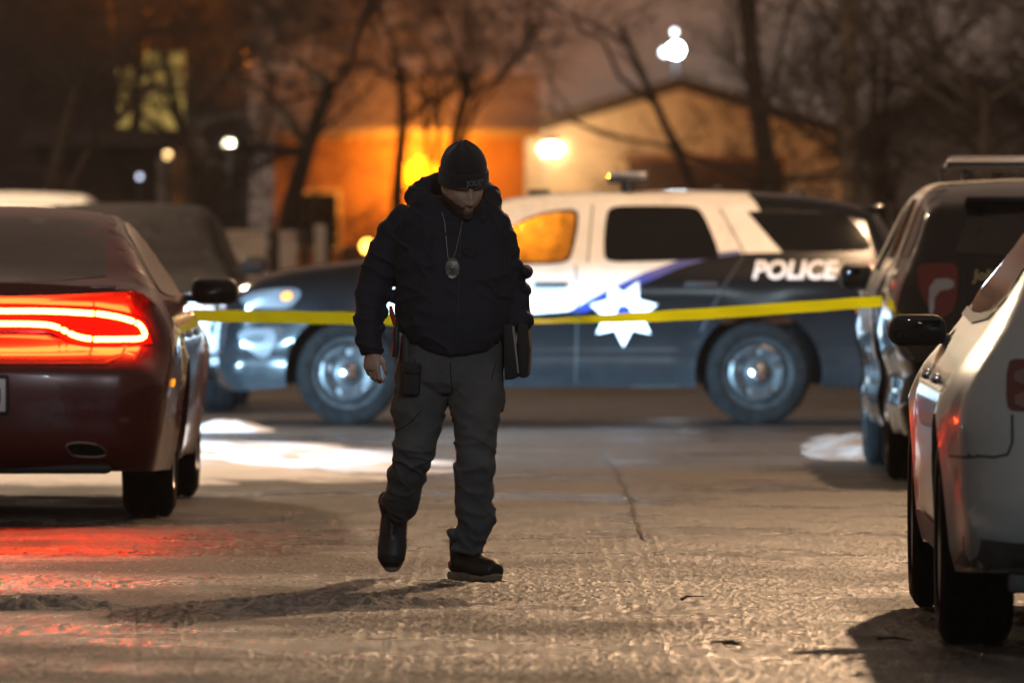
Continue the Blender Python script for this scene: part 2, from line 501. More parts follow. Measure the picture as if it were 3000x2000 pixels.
def road_seam():
    ys = np.arange(38.0, 53.5, .12)
    cx = np.interp(ys, [38, 38.6, 40, 44, 49, 53.5], [.66, .60, .58, .61, .60, .55]) + .02 * fbm(np.stack([ys * 1.3, ys * 0, ys * 0], -1), 3)
    w = .007 + .005 * fbm(np.stack([ys * 2.1, ys * 0 + 4, ys * 0], -1), 2)
    v = [(c - k, y, .010) for c, y, k in zip(cx, ys, w)] + [(c + k, y, .010) for c, y, k in zip(cx, ys, w)]
    n = len(ys)
    o = MB().add(v, [(i, n + i, n + i + 1, i + 1) for i in range(n - 1)]).build('road_seam', mat('tar_seam', (.012, .011, .010), .85), sharp=0)
    tag(o, 'dark tar seam running along the road', kind='structure')
road_seam()

def lump_sheet(name, poly, h, mt, scale=3.0, step=.05, base=.004, edge=.25, label=None, seed=0, rough_amt=1.0):
    """heap of snow: outline polygon on the ground, height from noise"""
    poly = chaikin(poly, 2, True)
    V, Fc, _ = tri2d(densify(poly, step), grid=step)
    pl = np.array(poly)
    d = np.full(len(V), 9.0)
    for i in range(len(pl)):
        a = pl[i]; b = pl[(i + 1) % len(pl)]; ab = b - a
        t = np.clip(((V - a) @ ab) / (ab @ ab + 1e-9), 0, 1)
        d = np.minimum(d, np.linalg.norm(V - (a + t[:, None] * ab), axis=1))
    n = fbm(np.stack([V[:, 0] * scale, V[:, 1] * scale * .7, np.full(len(V), seed)], -1), 5)
    prof = np.clip(d / edge, 0, 1)
    z = base + h * prof * np.clip(.45 + rough_amt * n, 0, 2) - (1 - prof) * .012
    me = bpy.data.meshes.new(name)
    me.from_pydata(np.column_stack([V, z]).tolist(), [], Fc.tolist())
    o = link_mesh(name, me, mt, sharp=0)
    tag(o, label, kind='stuff'); return o

def gpt(X, Y):
    d = 19600 * CAM_H / (Y - 530); return ((X - 1176) * d / 19600, d)
lump_sheet('snow_patch', [(-7, 46.3), (-4.0, 45.8), (-2.5, 46.4), (-1.2, 46.2), (-.4, 47.4), (0, 49.5), (-.1, 52), (-.5, 54.8), (-1.4, 56.6), (-3, 57), (-7, 57)], .06, M['packed_snow'], 2.2, .08, edge=1.5, rough_amt=1.1, label='flat packed snow patch on the road past the red sedan')
lump_sheet('snow_bank', [(1.75, 52.0), (2.05, 51.6), (2.6, 52), (2.7, 55), (2.3, 57), (1.95, 57.5), (1.8, 55)], 0.09, mat('grey_snow', (.13, .122, .115), .75, noise=(8, .4), bump=(40, .6, .02)), 3.4, .06, edge=.4, seed=4, label='low snow bank behind the right hand police vehicle')
lump_sheet('snow_strip', [(-2.35, 59.2), (-1.8, 58.9), (-1.55, 59.3), (-1.75, 59.9), (-2.3, 60.0)], .07, M['snow'], 4, .06, edge=.25, seed=8, label='narrow snow strip beside the front wheel of the side-on police vehicle')
lump_sheet('snow_ridge', [(-2.4, 32.1), (-1.9, 32.2), (-1.5, 32.05), (-1.28, 31.7), (-1.35, 31.2), (-1.7, 31.0), (-2.4, 31.1)], 0.024, M['dirty_snow'], 22, .018, edge=.3, seed=11, label='dirty crumbly snow ridge across the road at the left', rough_amt=2.4)
lump_sheet('snow_clods', [(-1.2, 31.9), (-.86, 32.25), (-.62, 32.2), (-.40, 31.95), (-.05, 32.1), (.05, 31.7), (-.2, 31.3), (-.7, 31.2), (-1.15, 31.0)], 0.022, M['dirty_snow'], 17, .016, edge=.22, seed=15, label='trodden clods of dirty snow in front of the walking man', rough_amt=2.6)
lump_sheet('snow_crumbs', [gpt(480, 1338), gpt(505, 1332), gpt(530, 1338), gpt(512, 1347)], .03, M['dirty_snow'], 12, .012, edge=.05, seed=18, label='small lump of snow between the sedan and the man')

# sticks on the road
def stick(name, p, q, r, label):
    p = Vector((*p, .012)); q = Vector((*q, .014)); m = (p + q) / 2 + Vector((0, .01, .006))
    mb = MB().tube([p, m, q], [r, r * .9, r * .5], 6)
    mb.tube([m, m + (q - p).cross(Vector((0, 0, 1))) * .35], [r * .5, r * .3], 5)
    tag(mb.build(name, M['twig_litter']), label, 'twig')
stick('fallen_twig', gpt(1664, 1484), gpt(1700, 1491), .009, 'short dark twig lying on the road in front of the silver car')
stick('fallen_twig', gpt(2018, 1474), gpt(2095, 1480), .006, 'long thin twig beside the rear tyre of the silver car')
stick('fallen_twig', gpt(1566, 1383), gpt(1588, 1378), .006, 'small broken twig on bare asphalt right of the man')

# ------------------------------------------------------------------ car shells
class Shell:
    def __init__(s, top, zb, axles, wr, R, B, plan_f, plan_r, crown=.022, crown_end=.06, holes=(), paint=(), flare=.016, step=.05, cover=None):
        """top: control points (x, z, fillet r) front-bottom -> over the roof -> rear-bottom; car faces +x"""
        s.R = R; s.axles = axles; s.wr = wr; s.B = np.array(B); s.flare = flare
        zz = np.arange(0, 2.2, .01); yy = np.interp(zz, s.B[:, 0], s.B[:, 1]); kr = np.exp(-(np.arange(-9, 10) / 3.6) ** 2); kr /= kr.sum()
        yy = np.convolve(np.pad(yy, 9, 'edge'), kr, 'valid'); s.B = np.column_stack([zz, yy])
        s.pf, s.pr = plan_f, plan_r
        t = densify(chaikin(top, 2), step, False)
        s.top = np.array(t)
        bot = []
        xr, xf = t[-1][0], t[0][0]
        for ax in axles[::-1]:
            hz = wr - zb; a0 = math.asin(max(-1, min(1, -hz / R)))
            for k in range(0, 19):
                th = math.pi - a0 - (math.pi - 2 * a0) * k / 18
                bot.append((ax + R * math.cos(th), wr + R * math.sin(th)))
        bot = densify([(xr, t[-1][1])] + bot + [(xf, t[0][1])], step, False)[1:-1]
        s.outline = [(p[0], p[1]) for p in t] + [(p[0], p[1]) for p in bot]
        s.nt = len(t)
        extra = []
        tt = s.top
        for i in range(1, len(tt) - 1):
            tv = tt[i + 1, :2] - tt[i - 1, :2]; tv /= np.linalg.norm(tv) + 1e-9
            nrm = np.array([tv[1], -tv[0]])  # inward test below
            for fr in (.015, .06, .14, .26, .42, .62, .85, 1.08):
                for sg in (1,):
                    q = tt[i, :2] - nrm * sg * fr * tt[i, 2]
                    extra.append(q)
        E = np.array(extra); o = np.array(s.outline)
        ok = inpoly(E, o)
        if ok.mean() < .4:
            E = 2 * np.repeat(tt[1:-1, :2], 8, axis=0) - E
            ok = inpoly(E, o)
        E = E[ok]
        # drop points that fall outside of their own offset (too close to another stretch of outline)
        holes = [densify(rounded(h), .05) for h in holes]
        lines = [densify(p, .05) for p, _ in paint]
        V, Fc, C = tri2d(s.outline, holes, lines, E, .06)
        s.holes = holes
        mi = np.zeros(len(Fc), int)
        for p, k in paint: mi[inpoly(C, np.array(p))] = k
        Wd = s.W(V[:, 0], V[:, 1])
        mb = MB()
        for sg in (1, -1):
            vv = np.column_stack([V[:, 0], sg * Wd, V[:, 1]])
            b = len(mb.v)
            mb.v += [tuple(p) for p in vv]
            mb.f += [tuple(b + k for k in f) for f in Fc.tolist()]
            mb.m += mi.tolist()
        # across
        O = np.array(s.outline); n = len(O)
        w = s.W(O[:, 0], O[:, 1]); cols = 13
        tan = np.roll(O, -1, 0) - np.roll(O, 1, 0)
        nr = np.column_stack([tan[:, 1], -tan[:, 0]]); nr /= np.linalg.norm(nr, axis=1)[:, None] + 1e-9
        if np.sum(nr[:s.nt, 1]) < 0: nr = -nr
        b = len(mb.v)
        for i in range(n):
            cr = 0
            if i < s.nt:
                cr = crown_end * abs(nr[i, 0]) ** 2 + crown * abs(nr[i, 1])
                e = min(i, s.nt - 1 - i); cr *= min(1, e / 4)
            for c in range(cols):
                u = -1 + 2 * c / (cols - 1)
                k = cr * (1 - u * u)
                mb.v.append((O[i, 0] + nr[i, 0] * k, u * w[i], O[i, 1] + nr[i, 1] * k))
        for i in range(n):
            j = (i + 1) % n
            mid = (O[i] + O[j]) / 2
            k_ = cover(mid[0], mid[1]) if (cover and i < s.nt - 1) else 0
            for c in range(cols - 1):
                mb.f.append((b + i * cols + c, b + i * cols + c + 1, b + j * cols + c + 1, b + j * cols + c)); mb.m.append(k_)
        s.mesh = mb.mesh('body', .0015)
        bm = bmesh.new(); bm.from_mesh(s.mesh)
        s.bvh = BVHTree.FromBMesh(bm); bm.free()
    def W(s, x, z):
        x = np.asarray(x, float); z = np.asarray(z, float)
        b = np.interp(z, s.B[:, 0], s.B[:, 1])
        x0, k, xe = s.pf; b = b - k * np.clip((x - x0) / (xe - x0), 0, 1.2) ** 2
        x0, k, xe = s.pr; b = b - k * np.clip((x - x0) / (xe - x0), 0, 1.2) ** 2
        for ax in s.axles:
            r = np.hypot(x - ax, z - s.wr)
            b = b + s.flare * np.clip(1 - np.abs(r - s.R) / .13, 0, 1) ** 1.5
        T = s.top
        best = np.full(x.shape, 1e9); rr = np.full(x.shape, .1)
        for i in range(len(T) - 1):
            a = T[i, :2]; d = T[i + 1, :2] - a
            u = np.clip(((x - a[0]) * d[0] + (z - a[1]) * d[1]) / (d @ d + 1e-12), 0, 1)
            ds = np.hypot(x - a[0] - u * d[0], z - a[1] - u * d[1])
            mm = ds < best
            best = np.where(mm, ds, best); rr = np.where(mm, T[i, 2] + u * (T[i + 1, 2] - T[i, 2]), rr)
        u = np.clip(1 - best / rr, 0, 1)
        return b - rr * (1 - np.sqrt(np.clip(1 - u * u, 0, 1)))
    def cast(s, p, q, view):
        """view: L R (sides: x,z)  B F (back, front: y,z)  T (top: x,y)"""
        o, d = {'L': (Vector((p, 4, q)), Vector((0, -1, 0))), 'R': (Vector((p, -4, q)), Vector((0, 1, 0))),
                'B': (Vector((-6, p, q)), Vector((1, 0, 0))), 'F': (Vector((6, p, q)), Vector((-1, 0, 0))),
                'T': (Vector((p, q, 5)), Vector((0, 0, -1)))}[view]
        h, n, i, t = s.bvh.ray_cast(o, d)
        return h, d
    def wrap(s, V, view, off):
        out = []; lastd = None; miss = []
        for k, (p, q) in enumerate(V):
            h, d = s.cast(p, q, view)
            if h is None:
                miss.append(k); out.append(None)
            else: out.append(h - d * off)
        good = [k for k in range(len(V)) if out[k] is not None]
        Va = np.array([(v[0], v[1]) for v in V])
        for k in miss:
            j = good[int(np.argmin(np.hypot(*(Va[good] - Va[k]).T)))]
            out[k] = out[j]
        return out
    def panel(s, name, poly, view, mt, parent, off=.005, grid=.05, sm=2, holes=(), doubleside=False):
        poly = chaikin(poly, sm, True) if sm else list(poly)
        V, Fc, _ = tri2d(densify(poly, grid), holes, grid=grid)
        mb = MB()
        mb.add(s.wrap(V.tolist(), view, off), Fc.tolist())
        return mb.build(name, mt, parent)
    def strip(s, name, lines, view, width, mt, parent, off=.004):
        for ln in lines:
            mb = MB()
            ln = densify(ln, .04, False)
            a = np.array(ln); t = np.gradient(a, axis=0); t /= np.linalg.norm(t, axis=1)[:, None] + 1e-9
            nn = np.column_stack([-t[:, 1], t[:, 0]]) * width / 2
            w = s.wrap((a + nn).tolist() + (a - nn).tolist(), view, off); k = len(a)
            mb.add(w, [(i, i + 1, k + i + 1, k + i) for i in range(k - 1)])
            mb.build(name, mt, parent)
    def text(s, name, txt, c, h, view, mt, parent, flip=1, shear=0, offset=0, off=.006, stretch=1.0):
        V, Fc = text_mesh(txt, 1, shear, offset)
        hh = V[:, 1].max() - V[:, 1].min(); V = V / hh * h
        V[:, 0] *= stretch
        pts = [(c[0] + flip * v[0], c[1] + v[1]) for v in V]
        return MB().add(s.wrap(pts, view, off), Fc).build(name, mt, parent, smooth=False)

def wheel(parent, x, y, r, w, side, style='steel', rim_r=.24):
    """side +1: outer face towards +y"""
    e = empty('wheel', (x, y, r), 0, parent)
    S = side
    tw = w / 2
    prof = [(rim_r, -tw * .8), (rim_r + .03, -tw), (r - .05, -tw * 1.02), (r - .014, -tw * .86), (r, -tw * .7),
            (r, -tw * .36), (r - .008, -tw * .33), (r - .008, -tw * .28), (r, -tw * .25), (r, tw * .25), (r - .008, tw * .28), (r - .008, tw * .33),
            (r, tw * .36), (r, tw * .7), (r - .014, tw * .86), (r - .05, tw * 1.02), (rim_r + .03, tw), (rim_r, tw * .8)]
    MB().lathe(prof, 56, closed=False).build('tyre', M['rubber'], e)
    rim = MB()
    yo = tw * .82 * S
    rim.lathe([(rim_r + .004, -tw * .8 * S), (rim_r - .012, -tw * .5 * S), (rim_r - .02, tw * .5 * S), (rim_r + .012, tw * .86 * S), (rim_r + .014, yo + .012 * S),
               (rim_r - .004, yo + .012 * S), (rim_r - .02, yo - .01 * S)], 48)
    ang = np.linspace(0, 2 * math.pi, 48, endpoint=False)
    outer = [(math.cos(a) * (rim_r - .018), math.sin(a) * (rim_r - .018)) for a in ang]
    holes = []
    if style == 'steel':
        nh, hr, hw, hh = 5, .155, .036, .027
        for k in range(nh):
            a = 2 * math.pi * k / nh + .25
            holes.append([(math.cos(a) * (hr + hh * math.cos(t)) - math.sin(a) * hw * math.sin(t), math.sin(a) * (hr + hh * math.cos(t)) + math.cos(a) * hw * math.sin(t)) for t in np.linspace(0, 2 * math.pi, 16, endpoint=False)])
    else:
        for k in range(5):
            a = 2 * math.pi * k / 5 + .3
            tri = [(.07, 0), (.215, -.105), (.225, 0), (.215, .105)]
            holes.append(densify(chaikin([(math.cos(a) * u - math.sin(a) * v, math.sin(a) * u + math.cos(a) * v) for u, v in tri], 2, True), .03))
    V, Fc, _ = tri2d(outer, holes, grid=.025)
    rr = np.hypot(V[:, 0], V[:, 1])
    dish = np.interp(rr, [0, .07, .10, .19, rim_r - .018], [.0, .0, -.012, .004, -.02]) if style == 'steel' else np.interp(rr, [0, .2, .24], [-.02, .0, -.01])
    rim.add([(v[0], yo + S * dd - S * .012, v[1]) for v, dd in zip(V, dish)], Fc.tolist())
    rim.build('rim', M['steel_wheel'] if style == 'steel' else M['alloy'], e)
    MB().lathe([(.001, yo - .055 * S), (.17, yo - .055 * S), (.175, yo - .075 * S)], 40).build('brake_disc', M['rotor'], e)
    if style == 'steel':
        MB().lathe([(.001, yo + .028 * S), (.03, yo + .026 * S), (.055, yo + .016 * S), (.066, yo - .004 * S), (.07, yo - .014 * S)], 32).build('hub_cap', M['chrome'], e)
    else:
        MB().lathe([(.001, yo + .0 * S), (.03, yo - .002 * S), (.034, yo - .02 * S)], 24).build('hub_cap', M['chrome'], e)
    return e

def mirror(parent, x, y, z, sg, size=(.14, .22, .17), mt=None, arm=.08):
    """door mirror; sg=+1 sticks out to +y.  the glass looks backwards (-x)"""
    mb = MB()
    mb.box((x, y + sg * (arm + size[1] / 2), z), size, (0, 0, sg * .12), .05, seg=4)
    o = mb.build('mirror', mt or M['plastic'], parent, sharp=60)
    MB().box((x + .02, y + sg * arm / 2, z - size[2] * .28), (.07, arm + .08, .035), None, .012).build('mirror_arm', M['plastic'], o)
    MB().box((x - size[0] / 2 - .001, y + sg * (arm + size[1] / 2), z), (.006, size[1] * .80, size[2] * .70), (0, 0, sg * .12), .0025).build('mirror_glass', M['dark_glass'], o)
    return o

# ---------------------------------------------- police utility vehicles
def sl(X, Y):  # photo -> local (x, z) on the side-on police vehicle
    return (0.296 - (X - 1176) / 321, CAM_H + (530 - Y) / 321)
PX, PY = .296, 62.0
SUV_TOP = [(2.30, .24, .12), (2.40, .32, .16), (2.43, .50, .22), (2.41, .72, .24), (2.36, .90, .22), (2.24, 1.0, .16), (2.03, 1.075, .12), (1.74, 1.125, .10),
           (1.34, 1.165, .09), (1.17, 1.20, .08), (.78, 1.44, .08), (.42, 1.585, .09), (.05, 1.645, .10), (-.6, 1.662, .10), (-1.3, 1.66, .10), (-1.9, 1.625, .10), (-2.22, 1.555, .09),
           (-2.30, 1.51, .07), (-2.36, 1.38, .10), (-2.47, 1.20, .14), (-2.53, 1.0, .18), (-2.55, .82, .18), (-2.60, .72, .18), (-2.63, .55, .18), (-2.58, .36, .16), (-2.46, .27, .12)]
SUV_B = [(.2, .90), (.28, .925), (.36, .955), (.41, .975), (.46, .972), (.51, .957), (.57, .946), (.63, .954), (.68, .974), (.74, .984), (.82, .986), (.90, .992), (1.0, .985), (1.08, .965), (1.15, .93),
         (1.3, .865), (1.5, .785), (1.62, .735), (1.75, .69)]
front_win = [sl(*p) for p in [(1336, 478), (1275, 482), (1220, 495), (1170, 522), (1085, 574), (1030, 603), (1030, 607), (1180, 608), (1312, 606)]]
rear_win = [sl(*p) for p in [(1393, 473), (1480, 472), (1592, 473), (1614, 482), (1657, 588), (1640, 596), (1500, 600), (1384, 603)]]
quarter_win = [sl(*p) for p in [(1722, 488), (1930, 490), (1962, 505), (2010, 570), (1985, 577), (1795, 578)]]
white_poly = [sl(*p) for p in [(905, 600), (1165, 455), (1290, 425), (1500, 415), (1690, 418), (1735, 462), (1748, 484), (1716, 486), (1797, 580), (1640, 583), (1560, 600), (1480, 628), (1400, 665), (1350, 692), (1305, 714), (1200, 722), (880, 722), (880, 640)]]
suv_shell = Shell(SUV_TOP, .27, (1.467, -1.467), .372, .455, SUV_B, (1.5, .10, 2.43), (-1.6, .07, -2.63), holes=[front_win],
                  paint=[(white_poly, 1)], cover=lambda x, z: 1 if (z > 1.5 and -1.42 < x < .55) else 0)

def police_vehicle(loc, rz, label, lit_markers=True):
    S = suv_shell
    t = empty('police_vehicle', loc, rz)
    tag(t, label, 'police SUV', 'black and white police vehicles')
    link_mesh('body', S.mesh.copy(), [M['black_paint'], M['white_paint']], t)
    MB().box((-.1, 0, .50), (4.3, 1.2, .42), None, .05).box((0, 0, .62), (1.7, 1.8, .1)).build('underbody', M['plastic'], t)
    for x in S.axles:
        for sg in (1, -1): wheel(t, x, sg * .83, .372, .25, sg)
    for vw, fl in (('L', 1), ('R', -1)):
        sg = fl
        V, Fc, _ = tri2d(densify(rounded(front_win), .05), grid=.08)
        w = S.W(V[:, 0], V[:, 1]) - .012
        MB().add([(v[0], sg * k, v[1]) for v, k in zip(V, w)], Fc.tolist()).build('door_window', M['glass'], t)
        fr = MB()
        po = np.array(rounded(front_win)); ce = po.mean(0)
        pin = ce + (po - ce) * np.array([.965, .91])
        V2, F2, _ = tri2d(densify(po.tolist(), .05), [densify(pin.tolist(), .05)], grid=0)
        w = S.W(V2[:, 0], V2[:, 1]) + .004
        fr.add([(v[0], sg * k, v[1]) for v, k in zip(V2, w)], F2.tolist())
        fr.build('window_frame', M['plastic'], t)
        S.panel('door_window', rounded(rear_win), vw, M['dark_glass'], t, .005, .05, 0)
        S.panel('quarter_window', rounded(quarter_win), vw, M['dark_glass'], t, .005, .05, 0)
        S.strip('door_seam', [[sl(1322, 608), sl(1326, 700), sl(1322, 880)], [sl(1362, 470), sl(1350, 604)], [sl(1655, 480), sl(1712, 583), sl(1660, 660), sl(1610, 760)],
                              [sl(905, 640), sl(930, 760), sl(925, 880)], [sl(925, 886), sl(1322, 890), sl(1560, 886)]], vw, .010, M['plastic'], t)
        for hx in (.02, -1.06):
            S_y = float(S.W(hx, 1.02))
            MB().box((hx, sg * (S_y + .022), 1.005), (.24, .03, .04), None, .013).build('door_handle', M['plastic'], t)
        # emblem: seven pointed star, one point down, over a blue sweep
        sw_t = [sl(*p) for p in [(1305, 716), (1350, 690), (1400, 663), (1480, 626), (1560, 598), (1640, 581), (1700, 575)]]
        sw_b = [sl(*p) for p in [(1700, 583), (1640, 592), (1560, 615), (1490, 645), (1430, 672), (1380, 700), (1345, 716)]]
        S.panel('blue_sweep', sw_t + sw_b, vw, M['blue'], t, .004, .06, 0)
        cx, cz = sl(1432, 717)
        st = []
        for k in range(14):
            a = -math.pi / 2 + math.pi * k / 7
            r = .248 if k % 2 == 0 else .142
            st.append((cx + r * math.cos(a), cz + r * math.sin(a)))
        S.panel('star_emblem', st, vw, M['star_white'], t, .009, .05, 0)
        c0, cz0 = cx, cz
        S.panel('star_seal', [(cx + .052 * math.cos(a), cz + .052 * math.sin(a)) for a in np.linspace(0, 6.28, 16, endpoint=False)], vw, M['blue'], t, .012, .05, 0)
        tx, tz = sl(1822, 622)
        S.text('police_lettering', 'POLICE', (tx, tz), .135, vw, M['letter_white'], t, -fl, .22, .028, .007, 1.02)
        # lamps
        S.panel('headlight', [sl(*p) for p in [(702, 660), (600, 664), (548, 682), (556, 700), (620, 708), (672, 706)]], vw, M['lens_dull'], t, .006)
        S.panel('amber_marker', [sl(*p) for p in [(672, 670), (648, 671), (645, 690), (670, 689)]], vw, M['amber'], t, .012, .03)
        S.panel('fog_lamp_bezel', [sl(*p) for p in [(642, 752), (575, 756), (545, 762), (548, 782), (590, 820), (618, 824)]], vw, M['lens_dull'], t, .006)
        S.panel('fog_lamp_recess', [sl(*p) for p in [(610, 768), (570, 770), (552, 776), (580, 792), (604, 788)]], vw, M['plastic'], t, .012, .03)
        S.panel('tail_light', [(-2.11, 1.13), (-2.2, 1.165), (-2.40, 1.17), (-2.43, 1.0), (-2.40, .90), (-2.3, .96), (-2.15, 1.06)], vw, M['lens_red'], t, .006)
        S.panel('side_reflector', [(-2.12, 1.115), (-2.12, 1.075), (-2.16, 1.07), (-2.17, 1.12)], vw, mat('glowing_reflector', (.7, .03, .01), .3, emis=(1, .06, .02), estr=.6) if 'refl' not in M else M['refl'], t, .012, .03)
        tl = [(sg * .83, 1.19), (sg * .80, 1.21), (sg * .63, 1.215), (sg * .605, 1.19), (sg * .615, 1.0), (sg * .65, .93), (sg * .71, .91), (sg * .77, .97), (sg * .82, 1.06)]
        tb = S.panel('tail_light', tl, 'B', M['lens_red'], t, .008, .04)
        S.panel('reversing_lens', [(sg * .63, 1.13), (sg * .76, 1.125), (sg * .77, .95), (sg * .745, .92), (sg * .73, 1.06), (sg * .63, 1.07)], 'B', M['lens_clear'], tb, .014, .04, 1)
        mirror(t, .98, sg * .88, 1.12, sg, (.14, .19, .16), M['plastic'], .05)
        # roof rail feet / antenna
    S.panel('windscreen', [(-.62, 1.22), (.62, 1.22), (.54, 1.58), (-.54, 1.58)], 'F', M['glass'] if False else M['dark_glass'], t, .005, .07, 1)
    S.panel('rear_window', [(-.62, 1.25), (.62, 1.25), (.60, 1.33), (.52, 1.53), (.3, 1.545), (-.3, 1.545), (-.52, 1.53), (-.60, 1.33)], 'B', M['dusty_glass'], t, .006, .06, 1)
    S.strip('tailgate_seam', [[(-.58, 1.2), (-.58, .78), (.58, .78), (.58, 1.2)]], 'B', .012, M['plastic'], t)
    MB().box((-2.29, 0, 1.555), (.20, 1.12, .035), (0, .10, 0), .014).build('roof_spoiler', M['black_paint'], t)
    MB().box((-2.575, 0, .90), (.03, .50, .06), None, .012).build('tailgate_handle', M['chrome'], t)
    MB().box((-2.60, 0, .80), (.012, .31, .155), None, .004).build('number_plate', M['plate'], t)
    MB().box((-2.62, 0, .44), (.06, 1.5, .16), None, .03).build('rear_valance', M['cladding'], t)
    S.text('hatch_lettering', 'Joliet', (.44, 1.145), .075, 'B', M['gold'], t, -1, .15, .012, .008, 1.0)
    MB().tube([(-2.56, -.55, .34), (-2.64, -.55, .33)], .035, 14).build('exhaust_pipe', M['chrome'], t)
    # grille, plate and push bumper on the nose
    S.panel('grille', [(-.45, .98), (.45, .98), (.50, .78), (.42, .62), (-.42, .62), (-.50, .78)], 'F', M['plastic'], t, .006, .07, 1)
    pb = MB()
    for y in (-.30, .30):
        pb.box((2.56, y, .67), (.15, .035, .54), (0, -.10, 0), .015)
    for z in (.48, .68, .86): pb.tube([(2.60, -.36, z), (2.60, .36, z)], .026, 10)
    for y in (-.62, .62): pb.tube([(2.58, y * .5, .50), (2.57, y, .53), (2.52, y * 1.15, .62), (2.50, y * 1.2, .78), (2.54, y * .9, .86), (2.58, y * .5, .86)], .024, 10)
    pb.build('push_bumper', M['push_bar'], t)
    for y in (-.18, .18): MB().box((2.66, y, .88), (.05, .16, .05), None, .012).build('grille_light', M['lens_clear'], t)
    # light bar
    lb = MB().box((-.54, 0, 1.755), (.29, 1.16, .05), None, .02, seg=3).build('light_bar', M['metal_dark'], t)
    MB().box((-.54, 0, 1.795), (.27, 1.12, .036), None, .016, seg=3).build('light_bar_lens', M['lens_clear'], lb)
    for y in (.46, -.46): MB().box((-.54, y, 1.70), (.09, .04, .09), None, .01).box((-.54, y * 1.3, 1.68), (.05, .015, .13), None, .004).box((-.54, y * 1.15, 1.735), (.05, .18, .02), None, .004).build('light_bar_bracket', M['metal_dark'], lb)
    MB().lathe([(.045, 0), (.04, .03), (.012, .045), (.001, .05)], 16, Matrix.Translation((-1.2, .1, 1.675)) @ Matrix.Rotation(rad(90), 4, 'X')).build('antenna', M['plastic'], t)
    MB().lathe([(.06, 0), (.05, .03), (.02, .05), (.001, .055)], 16, Matrix.Translation((-1.78, -.1, 1.65)) @ Matrix.Rotation(rad(90), 4, 'X')).build('antenna', M['plastic'], t)
    MB().box((.10, 0, 1.67), (.16, .3, .035), None, .012).build('roof_sensor', M['plastic'], t)
    # seats seen through the front glass
    for y in (-.38, .38):
        st_ = MB().box((-.30, y, 1.0), (.16, .44, .62), (0, -.22, 0), .06, seg=3).box((-.42, y, 1.38), (.09, .24, .19), (0, -.15, 0), .04, seg=3).box((-.05, y, .74), (.5, .46, .16), None, .05)
        st_.build('seat', M['plastic'], t)
    MB().box((-.60, 0, 1.22), (.03, 1.3, .72)).build('partition', M['plastic'], t)
    MB().box((.86, 0, 1.10), (.5, 1.5, .14), None, .05).build('dashboard', M['plastic'], t)
    MB().lathe([(.185, -.012), (.197, 0), (.185, .012), (.173, 0)], 28, Matrix.Translation((.52, .38, 1.10)) @ Matrix.Rotation(rad(90), 4, 'Z') @ Matrix.Rotation(rad(-25), 4, 'X'), closed=True).build('steering_wheel', M['plastic'], t)
    return t
M['smoky_lens'] = mat('smoky_lens', (.10, .055, .055), .2, coat=1)
M['refl'] = mat('glowing_reflector', (.7, .03, .01), .3, emis=(1, .06, .02), estr=.6)  # emission stands in for light thrown back by the reflector

pv_side = police_vehicle((PX, PY, 0), math.pi, 'police vehicle parked side-on behind the yellow tape, with a white star emblem and POLICE lettering')
pv_right = police_vehicle((3.05, 49.27, 0), math.pi / 2, 'police vehicle seen from behind at the right, gold lettering on its hatch')
pv_lamp = police_vehicle((-13.6, 43.6, 0), rad(54), 'police vehicle beyond the red sedan with its headlights shining across the snow')

def spot(name, loc, to, power, col, size, blend, parent=None, radius=.05, sy=1.0):
    l = bpy.data.lights.new(name, 'SPOT'); l.energy = power; l.color = col; l.spot_size = rad(size); l.spot_blend = blend; l.shadow_soft_size = radius
    o = bpy.data.objects.new(name, l); COL.objects.link(o)
    o.location = loc
    d = Vector(to) - Vector(loc)
    o.rotation_euler = d.to_track_quat('-Z', 'Y').to_euler()
    o.scale = (1, sy, 1)
    if parent: o.parent = parent
    return o
def point(name, loc, power, col, radius=.1, parent=None):
    l = bpy.data.lights.new(name, 'POINT'); l.energy = power; l.color = col; l.shadow_soft_size = radius
    o = bpy.data.objects.new(name, l); COL.objects.link(o); o.location = loc
    if parent: o.parent = parent
    return o
for y in (-.72, .72):
    lamp = MB().ellipsoid((2.36, y, .93), (.08, .10, .07), 16).build('lit_headlamp', M['lamp_white'], pv_lamp)
    spot('headlight_beam', (2.60, y, .93), (12.6, y, .24), 60000, (.40, .71, 1.0), 80, .45, pv_lamp, .06, .10)

